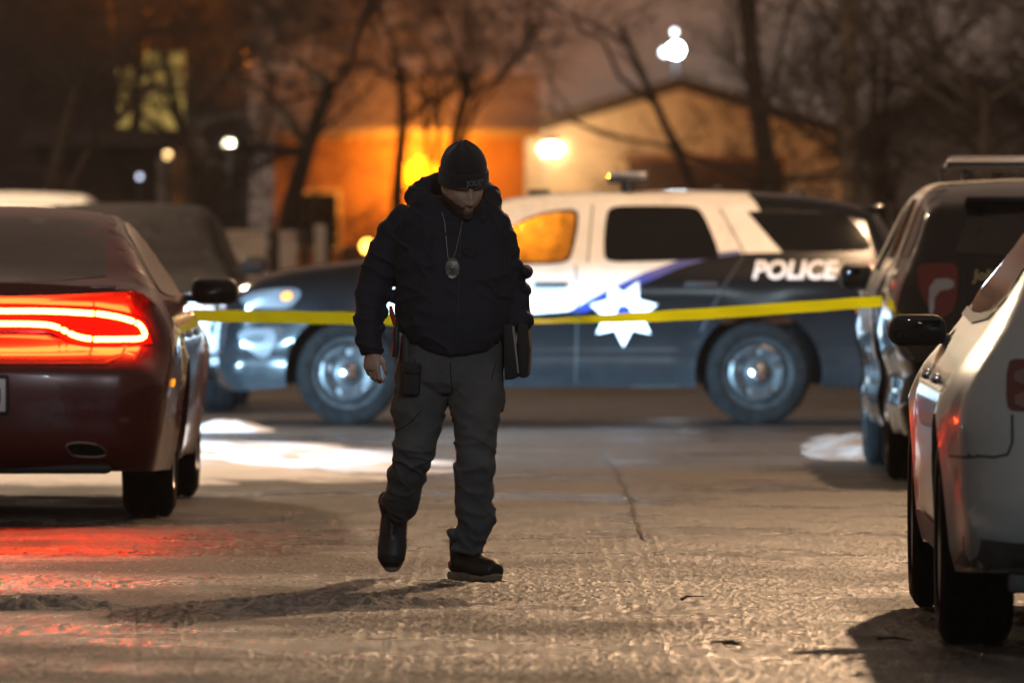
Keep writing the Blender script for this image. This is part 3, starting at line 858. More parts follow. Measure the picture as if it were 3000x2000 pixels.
# ---------------------------------------------- red sedan (left)
def red_sedan():
    top = [(2.36, .24, .1), (2.46, .34, .15), (2.47, .52, .2), (2.43, .70, .2), (2.28, .82, .16), (1.9, .90, .12), (1.1, .985, .10), (.95, 1.01, .08), (.55, 1.22, .08), (.15, 1.41, .09),
           (-.2, 1.475, .10), (-.65, 1.485, .10), (-1.1, 1.43, .10), (-1.6, 1.26, .10), (-1.9, 1.145, .08), (-2.2, 1.105, .08), (-2.44, 1.12, .05), (-2.52, 1.11, .05), (-2.50, 1.085, .08), (-2.44, 1.01, .16), (-2.425, .96, .18),
           (-2.43, .885, .22), (-2.455, .85, .24), (-2.57, .765, .24), (-2.605, .70, .24), (-2.61, .52, .24), (-2.58, .34, .2), (-2.48, .245, .12)]
    B = [(.2, .86), (.3, .90), (.45, .925), (.6, .94), (.75, .952), (.85, .95), (.93, .935), (1.0, .90), (1.05, .87), (1.2, .775), (1.35, .69), (1.48, .61), (1.6, .55)]
    S = Shell(top, .24, (1.525, -1.525), .355, .42, B, (1.4, .12, 2.47), (-1.9, .07, -2.61), crown=.03, crown_end=.07, flare=.03)
    t = empty('red_sedan', (-2.555, 43.1, 0), math.pi / 2)
    tag(t, 'dark red sedan at the left edge with a glowing red ring tail light', 'car')
    link_mesh('body', S.mesh, M['maroon_paint'], t)
    MB().box((-.05, 0, .46), (4.2, 1.15, .34), None, .05).build('underbody', M['plastic'], t)
    for x in S.axles:
        for sg in (1, -1): wheel(t, x, sg * .79, .355, .245, sg, 'alloy')
    # tail lamp: dark red lens, lit ring.  rear view polygon y to the LEFT of the car is +; visible half is y<0
    def rp(X, Y):  # photo px -> (y, z) on the rear of the car at 40.62 m
        s = 19600 / 40.62
        return (-((X - 1176) / s + 2.555), CAM_H - (Y - 530) / s)
    cy = rp(-80, 0)[0]
    def mir(pl): return [(2 * 0 - p[0], p[1]) for p in pl]
    ring_top = [rp(*p) for p in [(-84, 713), (0, 714), (120, 714), (216, 720)]]
    ring_low = [rp(*p) for p in [(-84, 743), (0, 743), (100, 744), (132, 750), (165, 768), (190, 776), (210, 778)]]
    ring_out = [rp(*p) for p in [(222, 720), (270, 727), (312, 740), (326, 750), (336, 778), (280, 779), (216, 779)]]
    lens = [rp(*p) for p in [(-84, 700), (60, 702), (220, 708), (300, 722), (332, 740), (350, 790), (300, 793), (205, 793), (160, 786), (120, 764), (90, 757), (-84, 757)]]
    halo = mir(lens)
    full = lens + list(reversed([(-p[0], p[1]) for p in lens]))
    lo = S.panel('tail_light', full, 'B', M['lens_red_lit'], t, .010, .04, 0)
    def bar(pts, w=.025, proud=.022):
        for m_ in (1, -1):
            mb = MB()
            a = np.array(densify(chaikin([(m_ * p[0], p[1]) for p in pts], 2), .03, False))
            wr = S.wrap(a.tolist(), 'B', .036)
            mb.tube([Vector(p) for p in wr], [w / 2] * len(wr), 8)
            mb.build('lit_light_strip', M['tail_lit'], lo)
    bar(ring_top)
    bar(ring_low)
    bar(ring_out)
    S.strip('boot_seam', [[(y, .765) for y in np.linspace(-.62, .62, 24)], [(-.62, .765), (-.70, .80), (-.72, .86)], [(.62, .765), (.70, .80), (.72, .86)]], 'B', .012, M['plastic'], t)
    # glass
    S.panel('rear_window', [(-.60, 1.145), (.60, 1.145), (.585, 1.25), (.545, 1.43), (.3, 1.455), (-.3, 1.455), (-.545, 1.43), (-.585, 1.25)], 'B', M['dusty_glass'], t, .008, .06, 1)
    for vw in 'LR':
        S.panel('side_window', [(.62, 1.07), (.28, 1.37), (-.2, 1.43), (-.75, 1.435), (-1.15, 1.36), (-1.62, 1.13), (-1.5, 1.085), (-.4, 1.06)], vw, M['frost_glass'], t, .006, .06, 1)
        S.strip('door_seam', [[(.95, .95), (.98, .6), (.9, .34)], [(-.22, 1.07), (-.22, .33)], [(-1.1, .9), (-1.25, .75), (-1.05, .34)]], vw, .010, M['plastic'], t)
        S.strip('window_trim', [[(-1.66, 1.13), (-1.15, 1.385), (-.75, 1.455), (-.2, 1.45)]], vw, .022, M['chrome'], t)
        sg = 1 if vw == 'L' else -1
        for hx in (-.05, -1.0): MB().box((hx, sg * (float(S.W(hx, .88)) + .02), .88), (.22, .03, .035), None, .012).build('door_handle', M['chrome'], t)
        S.panel('side_marker', [(-2.30, .64), (-2.18, .645), (-2.18, .685), (-2.30, .68)], vw, M['amber'], t, .006, .03)
        mirror(t, .72, sg * .86, 1.08, sg, (.13, .24, .135), M['plastic'], .05)
    MB().box((-2.47, 0, 1.125), (.12, 1.35, .02), (0, -.12, 0), .009).build('boot_spoiler', M['maroon_paint'], t)
    S.panel('plate_recess', [(-.33, .715), (.33, .715), (.44, .66), (.52, .50), (-.52, .50), (-.44, .66)], 'B', M['maroon_paint'], t, .003, .05, 1)
    pl = MB().box((-2.69, 0, .612), (.012, .315, .158), None, .004).build('number_plate', M['plate'], t)
    MB().box((-2.69, 0, .612), (.010, .345, .188), None, .01).build('plate_frame', M['plastic'], t)
    V, Fc = text_mesh('J', 1, 0, .02); V = V / (V[:, 1].max() - V[:, 1].min()) * .075
    MB().add([(-2.6975, -.128 - v[0], .612 + v[1]) for v in V], Fc).build('plate_letter', M['blue'], pl, smooth=False)
    ex = [rp(*p) for p in [(153, 1018), (190, 1014), (232, 1021), (247, 1034), (243, 1049), (180, 1048), (162, 1040)]]
    for m_ in (1, -1):
        e2 = [(m_ * p[0], p[1]) for p in ex]
        rec = S.panel('exhaust_outlet', e2, 'B', M['rubber'], t, .006, .03, 1)
        w = S.wrap(densify(chaikin(e2, 2, True), .02), 'B', .008)
        MB().tube(w + [w[0]], .006, 6).build('exhaust_trim', M['alloy'], rec)
    MB().box((-2.44, 0, .26), (.25, 1.3, .05), None, .024).build('rear_diffuser', M['plastic'], t)
    return t
red_sedan()

# ---------------------------------------------- silver crossover (right)
def silver_car():
    top = [(2.2, .24, .1), (2.26, .36, .15), (2.27, .55, .2), (2.2, .78, .2), (1.9, .92, .14), (1.2, 1.02, .10), (.98, 1.06, .08), (.5, 1.33, .08), (.1, 1.49, .09), (-.5, 1.54, .10), (-1.1, 1.50, .10),
           (-1.75, 1.36, .10), (-2.02, 1.18, .12), (-2.16, 1.06, .16), (-2.22, .93, .2), (-2.24, .78, .22), (-2.27, .62, .24), (-2.29, .48, .24), (-2.26, .34, .2), (-2.14, .27, .12)]
    B = [(.2, .86), (.3, .90), (.36, .91), (.5, .92), (.62, .925), (.75, .93), (.83, .92), (.91, .885), (.98, .84), (1.05, .785), (1.2, .69), (1.32, .605), (1.45, .53), (1.6, .47)]
    S = Shell(top, .26, (1.38, -1.38), .355, .425, B, (1.3, .12, 2.27), (-1.55, .11, -2.29), crown_end=.08, flare=.016)
    t = empty('silver_car', (2.385, 30.1, 0), math.pi / 2 - .0136)
    tag(t, 'silver crossover car at the right edge with dark lower cladding, nearest to the camera', 'car')
    link_mesh('body', S.mesh, M['silver_paint'], t)
    MB().box((-.05, 0, .48), (3.9, 1.15, .36), None, .05).build('underbody', M['plastic'], t)
    for x in S.axles:
        for sg in (1, -1): wheel(t, x, sg * .81, .355, .245, sg, 'alloy')
    for vw in 'LR':
        sg = 1 if vw == 'L' else -1
        S.panel('side_window', [(.75, 1.12), (.3, 1.40), (-.2, 1.46), (-.9, 1.455), (-1.4, 1.36), (-1.62, 1.18), (-1.4, 1.125), (-.4, 1.10)], vw, M['dark_glass'], t, .008, .06, 1)
        S.strip('window_trim', [[(.72, 1.105), (-.4, 1.085), (-1.4, 1.11), (-1.64, 1.17), (-1.42, 1.37), (-.9, 1.475)]], vw, .03, M['plastic'], t, .010)
        S.strip('door_seam', [[(.85, .95), (.88, .6), (.8, .36)], [(-.28, 1.08), (-.3, .35)], [(-1.2, 1.0), (-1.16, .85), (-.95, .36)], [(-1.85, .645), (-2.02, .645), (-2.14, .65)]], vw, .008, M['plastic'], t)
        S.panel('sill_cladding', [(.93, .27), (.93, .38), (-.93, .38), (-.93, .27)], vw, M['cladding'], t, .008, .06, 0)
        for hx in (.02, -.92):
            MB().box((hx, sg * (float(S.W(hx, .885)) + .028), .885), (.2, .035, .035), None, .014, seg=3).build('door_handle', M['chrome'], t)
        S.panel('fuel_keyhole', [(-.30, .80), (-.26, .80), (-.26, .76), (-.30, .76)], vw, M['chrome'], t, .012, .03)
        mirror(t, .78, sg * .775, 1.03, sg, (.14, .21, .115), M['plastic'], .05)
        tl = [(sg * .70, .975), (sg * .735, .96), (sg * .74, .82), (sg * .715, .80), (sg * .40, .80), (sg * .38, .96)]
        o = S.panel('tail_light', tl, 'B', M['lens_maroon'], t, .010, .04, 1)
        smoky = M['smoky_lens']
        for z0 in (.90, .825):
            S.panel('lamp_lens', [(sg * .712, z0 + .04), (sg * .60, z0 + .04), (sg * .60, z0 - .012), (sg * .712, z0 - .012)], 'B', smoky, o, .016, .03, 1)
        S.strip('bumper_seam', [[(sg * .86, .655), (sg * .78, .65), (sg * .735, .66), (sg * .72, .70), (sg * .72, .79)]], 'B', .008, M['plastic'], t, .004)
    S.panel('rear_cladding', [(-.93, .39), (-.7, .37), (.7, .37), (.93, .39), (.91, .285), (.7, .262), (-.7, .262), (-.91, .285)], 'B', M['cladding'], t, .010, .05, 0)
    MB().box((-2.2, 0, .29), (.2, 1.1, .10), None, .03).box((-2.1, .62, .24), (.06, .22, .08), None, .02).build('rear_diffuser', M['cladding'], t)
    S.panel('rear_window', [(-.6, 1.12), (.6, 1.12), (.5, 1.4), (-.5, 1.4)], 'B', M['dark_glass'], t, .008, .06, 1)
    MB().box((-2.31, 0, .70), (.012, .31, .155), None, .004).build('number_plate', M['plate'], t)
    return t
silver_car()

# ---------------------------------------------- dark and white vehicles behind
def plain_suv(name, loc, rz, paint, label, cat):
    S = plain_shell
    t = empty(name, loc, rz)
    tag(t, label, cat)
    link_mesh('body', S.mesh.copy(), paint, t)
    MB().box((-.1, 0, .50), (4.2, 1.15, .40), None, .05).build('underbody', M['plastic'], t)
    for x in S.axles:
        for sg in (1, -1): wheel(t, x, sg * .81, .36, .25, sg, 'alloy')
    S.panel('windscreen', [(-.68, 1.06), (.68, 1.06), (.57, 1.48), (.4, 1.51), (-.4, 1.51), (-.57, 1.48)], 'F', M['dusty_glass'], t, .006, .07, 1)
    S.panel('rear_window', [(-.62, 1.12), (.62, 1.12), (.52, 1.46), (-.52, 1.46)], 'B', M['dark_glass'], t, .006, .07, 1)
    S.panel('grille', [(-.5, .90), (.5, .90), (.46, .66), (-.46, .66)], 'F', M['plastic'], t, .006, .07, 1)
    MB().box((2.40, 0, .52), (.06, 1.5, .10), None, .03).build('front_bumper_bar', M['plastic'], t)
    MB().box((2.44, 0, .62), (.012, .31, .155), None, .004).build('number_plate', M['plate'], t)
    for vw in 'LR':
        sg = 1 if vw == 'L' else -1
        S.panel('side_window', [(.9, 1.09), (.45, 1.42), (0, 1.50), (-1.5, 1.49), (-1.85, 1.40), (-1.95, 1.12)], vw, M['frost_dark_glass'], t, .006, .07, 1)
        S.strip('door_seam', [[(.95, 1.0), (.95, .35)], [(-.1, 1.09), (-.1, .35)], [(-1.1, 1.05), (-1.05, .36)]], vw, .01, M['plastic'], t)
        S.panel('headlight', [(sg * .80, .90), (sg * .54, .92), (sg * .54, .78), (sg * .78, .74)], 'F', M['lens_clear'], t, .008, .05, 1)
        S.panel('tail_light', [(sg * .84, 1.1), (sg * .66, 1.1), (sg * .66, .8), (sg * .84, .85)], 'B', M['lens_red'], t, .008, .05, 1)
        mirror(t, .82, sg * .87, 1.12, sg, (.13, .20, .14), M['plastic'], .07)
    return t
plain_top = [(2.28, .26, .12), (2.38, .36, .16), (2.41, .55, .2), (2.38, .78, .2), (2.28, .92, .18), (1.9, .99, .12), (1.3, 1.03, .1), (1.12, 1.05, .08), (.7, 1.32, .08), (.35, 1.5, .09), (0, 1.57, .1), (-.8, 1.60, .1),
             (-1.7, 1.57, .1), (-2.1, 1.48, .1), (-2.3, 1.2, .14), (-2.4, .95, .18), (-2.46, .7, .18), (-2.46, .5, .18), (-2.4, .34, .14), (-2.3, .28, .1)]
plain_B = [(.2, .88), (.35, .93), (.6, .945), (.85, .95), (.98, .93), (1.06, .89), (1.2, .80), (1.4, .72), (1.55, .66), (1.7, .6)]
plain_shell = Shell(plain_top, .27, (1.42, -1.42), .36, .44, plain_B, (1.4, .12, 2.41), (-1.7, .07, -2.46))
plain_suv('dark_suv', (-3.06, 67.4, 0), -math.pi / 2, M['matte_dark'], 'dark SUV behind the red sedan, its windscreen and one door mirror showing', 'car')
w_ = plain_suv('white_suv', (-4.35, 73.5, 0), -math.pi / 2, M['white_paint'], 'white vehicle far left of which only the pale roof shows above the red sedan', 'car')
w_.scale = (1.05, 1.08, 1.075)

# ------------------------------------------------------------------ barrier tape
def tape():
    pts = [(404, 724, 44.4, .064, 0), (520, 726, 45.2, .064, .0), (700, 729, 45.6, .066, .05), (840, 732, 45.9, .066, .1), (1000, 737, 46.1, .058, .3), (1150, 740, 46.3, .036, .5), (1240, 738, 46.4, .026, .3), (1340, 734, 46.5, .036, .1),
           (1450, 729, 46.6, .054, -.1), (1600, 722, 46.8, .062, 0), (1800, 708, 47.1, .062, 0), (2026, 692, 47.4, .060, 0)]
    pts = chaikin(pts, 2)
    mb = MB(); vs_ = []
    rows = 4
    for i, (X, Y, d, w, tw) in enumerate(pts):
        c = D(X, Y, d)
        for r in range(rows):
            k = (r / (rows - 1) - .5)
            vs_.append((c.x, c.y + k * .06 * math.sin(tw * 3) + .004 * math.sin(i * 1.7 + r), c.z + k * w + .0012 * math.sin(i * 2.3)))
    fs = [(i * rows + r, i * rows + r + 1, (i + 1) * rows + r + 1, (i + 1) * rows + r) for i in range(len(pts) - 1) for r in range(rows - 1)]
    mb.add(vs_, fs)
    o = mb.build('barrier_tape', M['tape'], sharp=0)
    tag(o, 'yellow plastic barrier tape stretched between the red sedan and the right police vehicle', 'tape')
tape()
# ------------------------------------------------------------------ the man
exec_person = True
MR = Vector((-.16, 34.0, 0))       # base of the figure
def m3(X, Y, y=0.0):               # 3000 px photo -> local point of the figure (y: depth, + away)
    d = 34.0 + y
    return Vector(((X - 1500) * d / 25000 - MR.x, y, CAM_H - (Y - 676) * d / 25000))
K = 34 / 25000
def person():
    root = empty('person', MR)
    tag(root, 'bearded man in a black jacket and knit cap walking forward with his head bowed', 'person')
    skin = mat('skin', (.50, .33, .25), .55, noise=(25, .12), bump=(220, .25, .002))
    jacket = mat('jacket_cloth', (.010, .0125, .024), .8, noise=(9, .3), bump=(420, .35, .0015), sheen=.02)
    cloth = mat('trouser_cloth', (.078, .082, .087), .85, noise=(7, .25), bump=(500, .35, .0012), sheen=.02)
    boot = mat('boot_leather', (.011, .010, .010), .5, noise=(18, .4), bump=(90, .3, .002))
    sole = mat('boot_sole', (.20, .16, .11), .8, noise=(20, .4))
    hair = mat('beard_hair', (.085, .05, .034), .75, noise=(60, .5), bump=(260, .8, .003))
    # ---------------- skeleton of lofts
    def leg_paths(shrink=0.0):
        R_ = [(1240, 1075, .00, 78), (1232, 1157, -.005, 83), (1226, 1231, -.02, 73), (1222, 1289, -.035, 62), (1207, 1330, -.02, 57), (1192, 1386, .05, 53), (1180, 1455, .15, 52), (1170, 1500, .22, 43)]
        L_ = [(1394, 1075, .0, 80), (1394, 1140, -.03, 82), (1393, 1180, -.05, 79), (1391, 1220, -.07, 69), (1393, 1271, -.09, 61), (1391, 1352, -.11, 53), (1386, 1444, -.07, 51), (1391, 1501, -.035, 55), (1387, 1558, -.015, 52), (1370, 1600, .0, 43), (1367, 1622, .0, 40)]
        return R_, L_
    def arm_paths():
        R_ = [(1200, 648, .01, 58), (1160, 695, .015, 56), (1122, 765, .02, 52), (1101, 833, .02, 51), (1088, 890, .0, 46), (1081, 935, -.03, 42), (1081, 985, -.06, 38), (1085, 1015, -.075, 34), (1089, 1036, -.08, 31)]
        L_ = [(1438, 648, .01, 52), (1462, 700, .02, 46), (1478, 765, .035, 44), (1492, 830, .045, 45), (1506, 890, .02, 42), (1514, 940, -.02, 38), (1518, 965, -.03, 34)]
        return R_, L_
    def loft(mb, pts, k=1.0, depth=1.0, n=22, mi=0):
        mb.tube([m3(p[0], p[1], p[2]) for p in pts], [(p[3] * K * k, p[3] * K * k * depth) for p in pts], n, mi)
    # ---------------- jacket
    jb = MB()
    T_ = [(578, 1250, 1412, .10, .02, 0), (600, 1205, 1440, .12, .02, 0), (622, 1168, 1470, .135, .015, 0), (660, 1150, 1482, .145, .01, 0), (720, 1150, 1490, .155, .0, 0), (790, 1156, 1496, .16, -.005, 0), (850, 1160, 1500, .165, -.01, 0), (910, 1158, 1500, .172, -.015, 0),
          (960, 1166, 1496, .172, -.015, .012), (1000, 1184, 1482, .168, -.012, .03), (1036, 1205, 1462, .160, -.01, .05), (1042, 1212, 1455, .15, -.01, .05)]
    n = 40; vs_ = []; fs = []
    for (Y, xl, xr, dp, yo, lift) in T_:
        c = m3((xl + xr) / 2, Y, yo); hw = (xr - xl) / 2 * K
        for k in range(n):
            th = 2 * math.pi * k / n
            ct, st = math.cos(th), math.sin(th)
            e = .85
            x = hw * math.copysign(abs(ct) ** e, ct); y = dp * math.copysign(abs(st) ** e, st)
            vs_.append((c.x + x, c.y + y, c.z + lift * (x / hw) ** 2))
    for i in range(len(T_) - 1):
        for k in range(n):
            k2 = (k + 1) % n
            fs.append((i * n + k, i * n + k2, (i + 1) * n + k2, (i + 1) * n + k))
    fs.append(tuple(range(n))); fs.append(tuple((len(T_) - 1) * n + k for k in range(n)))
    jb.add(vs_, fs)
    aR, aL = arm_paths()
    loft(jb, aR, 1.0, 1.05); loft(jb, aL, 1.0, 1.1)
    jb.ellipsoid(m3(1180, 650, .01), (.062, .08, .065)); jb.ellipsoid(m3(1448, 655, .01), (.052, .08, .06))
    # sleeve folds
    for (X, Y, y, r) in [(1150, 870, .0, 20), (1128, 915, -.01, 19), (1536, 845, .01, 17), (1540, 800, .02, 15), (1545, 935, -.02, 15), (1512, 775, .02, 17), (1118, 960, -.04, 15), (1052, 940, -.03, 20), (1060, 880, 0, 22)]:
        jb.ellipsoid(m3(X, Y, y), (r * K * .8, .045, r * K))
    # hood lying round the neck
    hood = [m3(1272, 640, -.10), m3(1232, 596, -.03), m3(1225, 570, .05), m3(1275, 545, .12), m3(1350, 540, .15), m3(1415, 552, .11), m3(1438, 585, .04), m3(1430, 616, -.03), m3(1400, 654, -.10)]
    jb.tube([Vector(p) for p in chaikin([tuple(p) for p in hood], 2)], [.036 + .014 * math.sin(math.pi * i / 31) for i in range(99)][:len(chaikin([tuple(p) for p in hood], 2))], 14)
    jb.ellipsoid(m3(1228, 580, .06), (.06, .07, .05)); jb.ellipsoid(m3(1340, 570, .12), (.14, .075, .06))
    jm = voxel(jb, .006, 6, .5)
    co = get_co(jm); no = get_no(jm)
    zc = co[:, 2]
    rdg = 1 - 2 * np.abs(fbm(co @ np.array([[1, 0, .5], [0, 1, 0], [-.5, 0, 1]]) * np.array([7, 7, 13]) + 9, 2))
    f = .008 * fbm(co * np.array([9, 9, 5]) + 3, 3) + .010 * np.clip(rdg, 0, 1) ** 3
    f += .004 * np.sin(co[:, 2] * 62 + 6 * fbm(co * 5, 2)) * np.exp(-((np.abs(co[:, 0]) - .25) / .08) ** 2)   # sleeve rumples
    set_co(jm, co + no * f[:, None])
    jo = link_mesh('jacket', jm, jacket, root, sharp=0)
    # cuffs and hem band, zip
    cf = MB()
    cf.tube([m3(1088, 1010, -.074), m3(1089, 1022, -.078), m3(1089, 1037, -.081)], [(34 * K, 36 * K), (33 * K, 35 * K), (31 * K, 33 * K)], 22)
    cf.build('cuff', jacket, jo)
    bv = BVHTree.FromPolygons([tuple(v.co) for v in jm.vertices], [tuple(p.vertices) for p in jm.polygons])
    def front(X, Y, off=.004):
        p = m3(X, Y, 0); h = bv.ray_cast(Vector((p.x, -1, p.z)), Vector((0, 1, 0)))[0]
        return (h if h else p) + Vector((0, -off, 0))
    zp = [front(X, Y, .003) for X, Y in [(1352, 660), (1350, 700), (1347, 760), (1345, 830), (1343, 900), (1341, 970), (1340, 1025)]]
    MB().tube(zp, .0035, 6).build('zip', M['plastic'], jo)
    pip = mat('piping', (.02, .02, .023), .7)
    for ln in ([(1432, 612), (1452, 640), (1470, 690), (1492, 760)], [(1180, 640), (1168, 700), (1166, 790)], [(1190, 905), (1230, 880), (1285, 850)], [(1470, 900), (1440, 880), (1400, 855)], [(1415, 575), (1436, 600), (1448, 625)]):
        ln = chaikin(ln, 2)
        MB().tube([front(X, Y, .001) for X, Y in ln], .0028, 5).build('seam_piping', pip, jo)
    # ---------------- trousers
    tb = MB()
    P_ = [(985, 1176, 1478, .135), (1030, 1172, 1478, .145), (1080, 1160, 1478, .15), (1120, 1152, 1477, .145), (1150, 1190, 1440, .11)]
    for i in range(1):
        tb.tube([m3((a + b) / 2, Y, .0) for Y, a, b, dp in P_], [((b - a) / 2 * K, dp) for Y, a, b, dp in P_], 36)
    lR, lL = leg_paths()
    loft(tb, lR, 1.0, 1.05, 26); loft(tb, lL, 1.0, 1.08, 26)
    for (X, Y, y, rx, rz) in [(1128, 1470, .20, 14, 22), (1200, 1500, .21, 18, 14), (1248, 1362, -.02, 14, 26), (1172, 1300, -.03, 18, 22), (1326, 1565, -.03, 12, 20), (1440, 1500, -.03, 14, 34), (1345, 1385, -.10, 14, 34), (1436, 1440, -.06, 10, 30), (1152, 1390, .06, 14, 30), (1470, 1170, -.02, 13, 38), (1160, 1190, -.0, 16, 44), (1335, 1610, -.01, 18, 14), (1402, 1612, -.01, 14, 16)]:
        tb.ellipsoid(m3(X, Y, y), (rx * K, .05, rz * K))
    tm = voxel(tb, .006, 6, .5)
    co = get_co(tm); no = get_no(tm)
    kn = np.exp(-((co[:, 2] - .50) / .16) ** 2) + .9 * np.exp(-((co[:, 2] - .20) / .10) ** 2) + .35
    rdg = 1 - 2 * np.abs(fbm(co * np.array([6, 6, 10]) + 2, 2)); rdg2 = 1 - 2 * np.abs(fbm(co @ np.array([[1, 0, .7], [0, 1, 0], [-.7, 0, 1]]) * np.array([6, 6, 13]) + 11, 2))
    f = (.008 * np.clip(rdg, 0, 1) ** 3 + .007 * np.clip(rdg2, 0, 1) ** 3 - .0025 + .003 * np.sin(co[:, 2] * 48 + co[:, 0] * 22 + 5 * fbm(co * 4, 2))) * kn
    f += .004 * fbm(co * 14, 3)
    set_co(tm, co + no * f[:, None])
    to = link_mesh('trousers', tm, cloth, root, sharp=0)
    tv = BVHTree.FromPolygons([tuple(v.co) for v in tm.vertices], [tuple(p.vertices) for p in tm.polygons])
    def tfront(X, Y, off):
        p = m3(X, Y, 0); h = tv.ray_cast(Vector((p.x, -1, p.z)), Vector((0, 1, 0)))[0]
        return (h if h else p) + Vector((0, -off, 0))
    sdk = mat('seam_dark', (.02, .02, .02), .8)
    for ln in ([(1218, 1050), (1215, 1110), (1206, 1165)], [(1160, 1262), (1200, 1240), (1235, 1200)], [(1320, 1060), (1322, 1100), (1326, 1150)], [(1452, 1060), (1440, 1110)]):
        MB().tube([tfront(X, Y, .0005) for X, Y in chaikin(ln, 2)], .0026, 5).build('trouser_seam', sdk, to)
    # ---------------- boots
    def boot_mesh(ankle, toe_dir, pitch, L=.30):
        """boot built along +x (heel at -.09, toe at +.20), sole at z=0"""
        mb = MB()
        mb.tube([(-.09, 0, .055), (-.05, 0, .058), (.0, 0, .062), (.06, 0, .056), (.12, 0, .046), (.17, 0, .042), (.203, 0, .040)],
                [(.032, .040), (.043, .050), (.046, .055), (.048, .056), (.050, .060), (.045, .056), (.026, .036)], 20)
        mb.tube([(-.03, 0, .06), (-.035, 0, .11), (-.038, 0, .14), (-.040, 0, .165)], [(.048, .056), (.048, .056), (.048, .056), (.046, .054)], 18)
        mb.tube([(.0, 0, .11), (.05, 0, .085), (.09, 0, .07)], [(.036, .03), (.036, .026), (.036, .02)], 14)
        return voxel(mb, .006, 4)
    def sole_mb():
        out = chaikin([(-.115, -.036), (-.118, .036), (-.04, .040), (.06, .047), (.14, .054), (.205, .035), (.218, .0), (.205, -.035), (.14, -.054), (.06, -.047), (-.04, -.040)], 2, True)
        mb = MB(); nn = len(out)
        lev = [(0, .96), (.006, 1.0), (.022, 1.02), (.030, .97)]
        mb.add([(x * k * .985, y * k * .98, z) for z, k in lev for x, y in out], [(i * nn + j, i * nn + (j + 1) % nn, (i + 1) * nn + (j + 1) % nn, (i + 1) * nn + j) for i in range(3) for j in range(nn)] + [tuple(range(nn)), tuple(3 * nn + j for j in range(nn))])
        return mb
    def place_boot(Mx):
        bm_ = boot_mesh(0, 0, 0); bm_.transform(Mx)
        b = link_mesh('boot', bm_, boot, root, sharp=0)
        sm_ = sole_mb().mesh(); sm_.transform(Mx)
        link_mesh('sole', sm_, sole, b)
        lc = MB()
        for k in range(5):
            x = .085 - .02 * k; z = .082 + .013 * k + (.02 * max(0, k - 2))
            lc.tube([(x - .01, -.026, z + .002), (x + .006, 0, z + .022), (x - .01, .026, z + .002)], .0035, 6)
        lm = lc.mesh(); lm.transform(Mx)
        link_mesh('laces', lm, mat('laces', (.03, .028, .026), .8) if 'laces' not in bpy.data.materials else bpy.data.materials['laces'], b)
        return b
    # planted left boot: points to the viewer's right and forward
    a = rad(-56)     # heading in plan
    c = m3(1372, 1690, .0)
    Mx = Matrix.Translation((c.x - .002, .02, .0)) @ Matrix.Rotation(a, 4, 'Z')
    place_boot(Mx)
    # trailing right boot: toe on the road, heel high
    toe = m3(1150, 1686, .40)
    Mx = Matrix.Translation((toe.x, .235, .024)) @ Matrix.Rotation(rad(-99), 4, 'Z') @ Matrix.Rotation(rad(60), 4, 'Y') @ Matrix.Translation((-.205, 0, 0))
    place_boot(Mx)
    # ---------------- body: head, neck, torso, arms, hands, legs as one surface
    bb = MB()
    # head (canonical, faces -y) then posed
    nU, nV = 72, 56
    hv = []; hf = []
    for i in range(nV + 1):
        ph = math.pi * i / nV
        for k in range(nU):
            th = 2 * math.pi * k / nU
            d = np.array([math.sin(ph) * math.cos(th), math.sin(ph) * math.sin(th), math.cos(ph)])
            x, y, z = d * np.array([.077, .098, .120])
            fr = max(0, -d[1]) ** .5
            if z < -.03:
                q = min(1, (-.03 - z) / .09); x *= 1 - .22 * q; y = y * (1 - .10 * q) - .012 * q * fr
            dy = 0
            dy += .007 * math.exp(-((z - .040) / .010) ** 2 - (x / .05) ** 2)
            dy -= .013 * (math.exp(-((x - .032) / .015) ** 2) + math.exp(-((x + .032) / .015) ** 2)) * math.exp(-((z - .020) / .011) ** 2)
            dy += .008 * (math.exp(-((x - .032) / .010) ** 2) + math.exp(-((x + .032) / .010) ** 2)) * math.exp(-((z - .017) / .007) ** 2)
            nz = np.interp(z, [-.042, -.034, -.026, .0, .030, .045], [0, .018, .029, .016, .006, 0])
            dy += nz * math.exp(-(x / (.010 + .004 * math.exp(-((z + .028) / .01) ** 2))) ** 2)
            dy += .007 * math.exp(-((abs(x) - .014) / .006) ** 2 - ((z + .030) / .008) ** 2)
            dy += .008 * math.exp(-(x / .024) ** 2) * (math.exp(-((z + .052) / .005) ** 2) + math.exp(-((z + .065) / .006) ** 2))
            dy -= .004 * math.exp(-(x / .026) ** 2 - ((z + .0585) / .0025) ** 2)
            dy += .011 * math.exp(-(x / .022) ** 2 - ((z + .092) / .014) ** 2)
            dy += .006 * (math.exp(-((abs(x) - .047) / .014) ** 2)) * math.exp(-((z + .005) / .016) ** 2)
            hv.append(Vector((x, y - dy * fr, z)))
    for i in range(nV):
        for k in range(nU):
            k2 = (k + 1) % nU
            hf.append((i * nU + k, (i + 1) * nU + k, (i + 1) * nU + k2, i * nU + k2))
    hc = m3(1357, 550, -.125)
    HM = Matrix.Translation(hc) @ Euler((rad(24), rad(-5), rad(17)), 'XYZ').to_matrix().to_4x4()
    # head looks down (rot +x tips -y face downwards) and to the viewer's right
    bb.add([HM @ v for v in hv], hf)
    for sg in (1, -1):
        E = MB().ellipsoid((sg * .079, .008, .002), (.010, .020, .031), 14, (0, sg * .15, sg * .35))
        bb.add([HM @ Vector(v) for v in E.v], E.f)
    bb.tube([HM @ Vector((0, .02, -.06)), m3(1348, 610, .0), m3(1338, 660, .02)], [.055, .060, .075], 20)
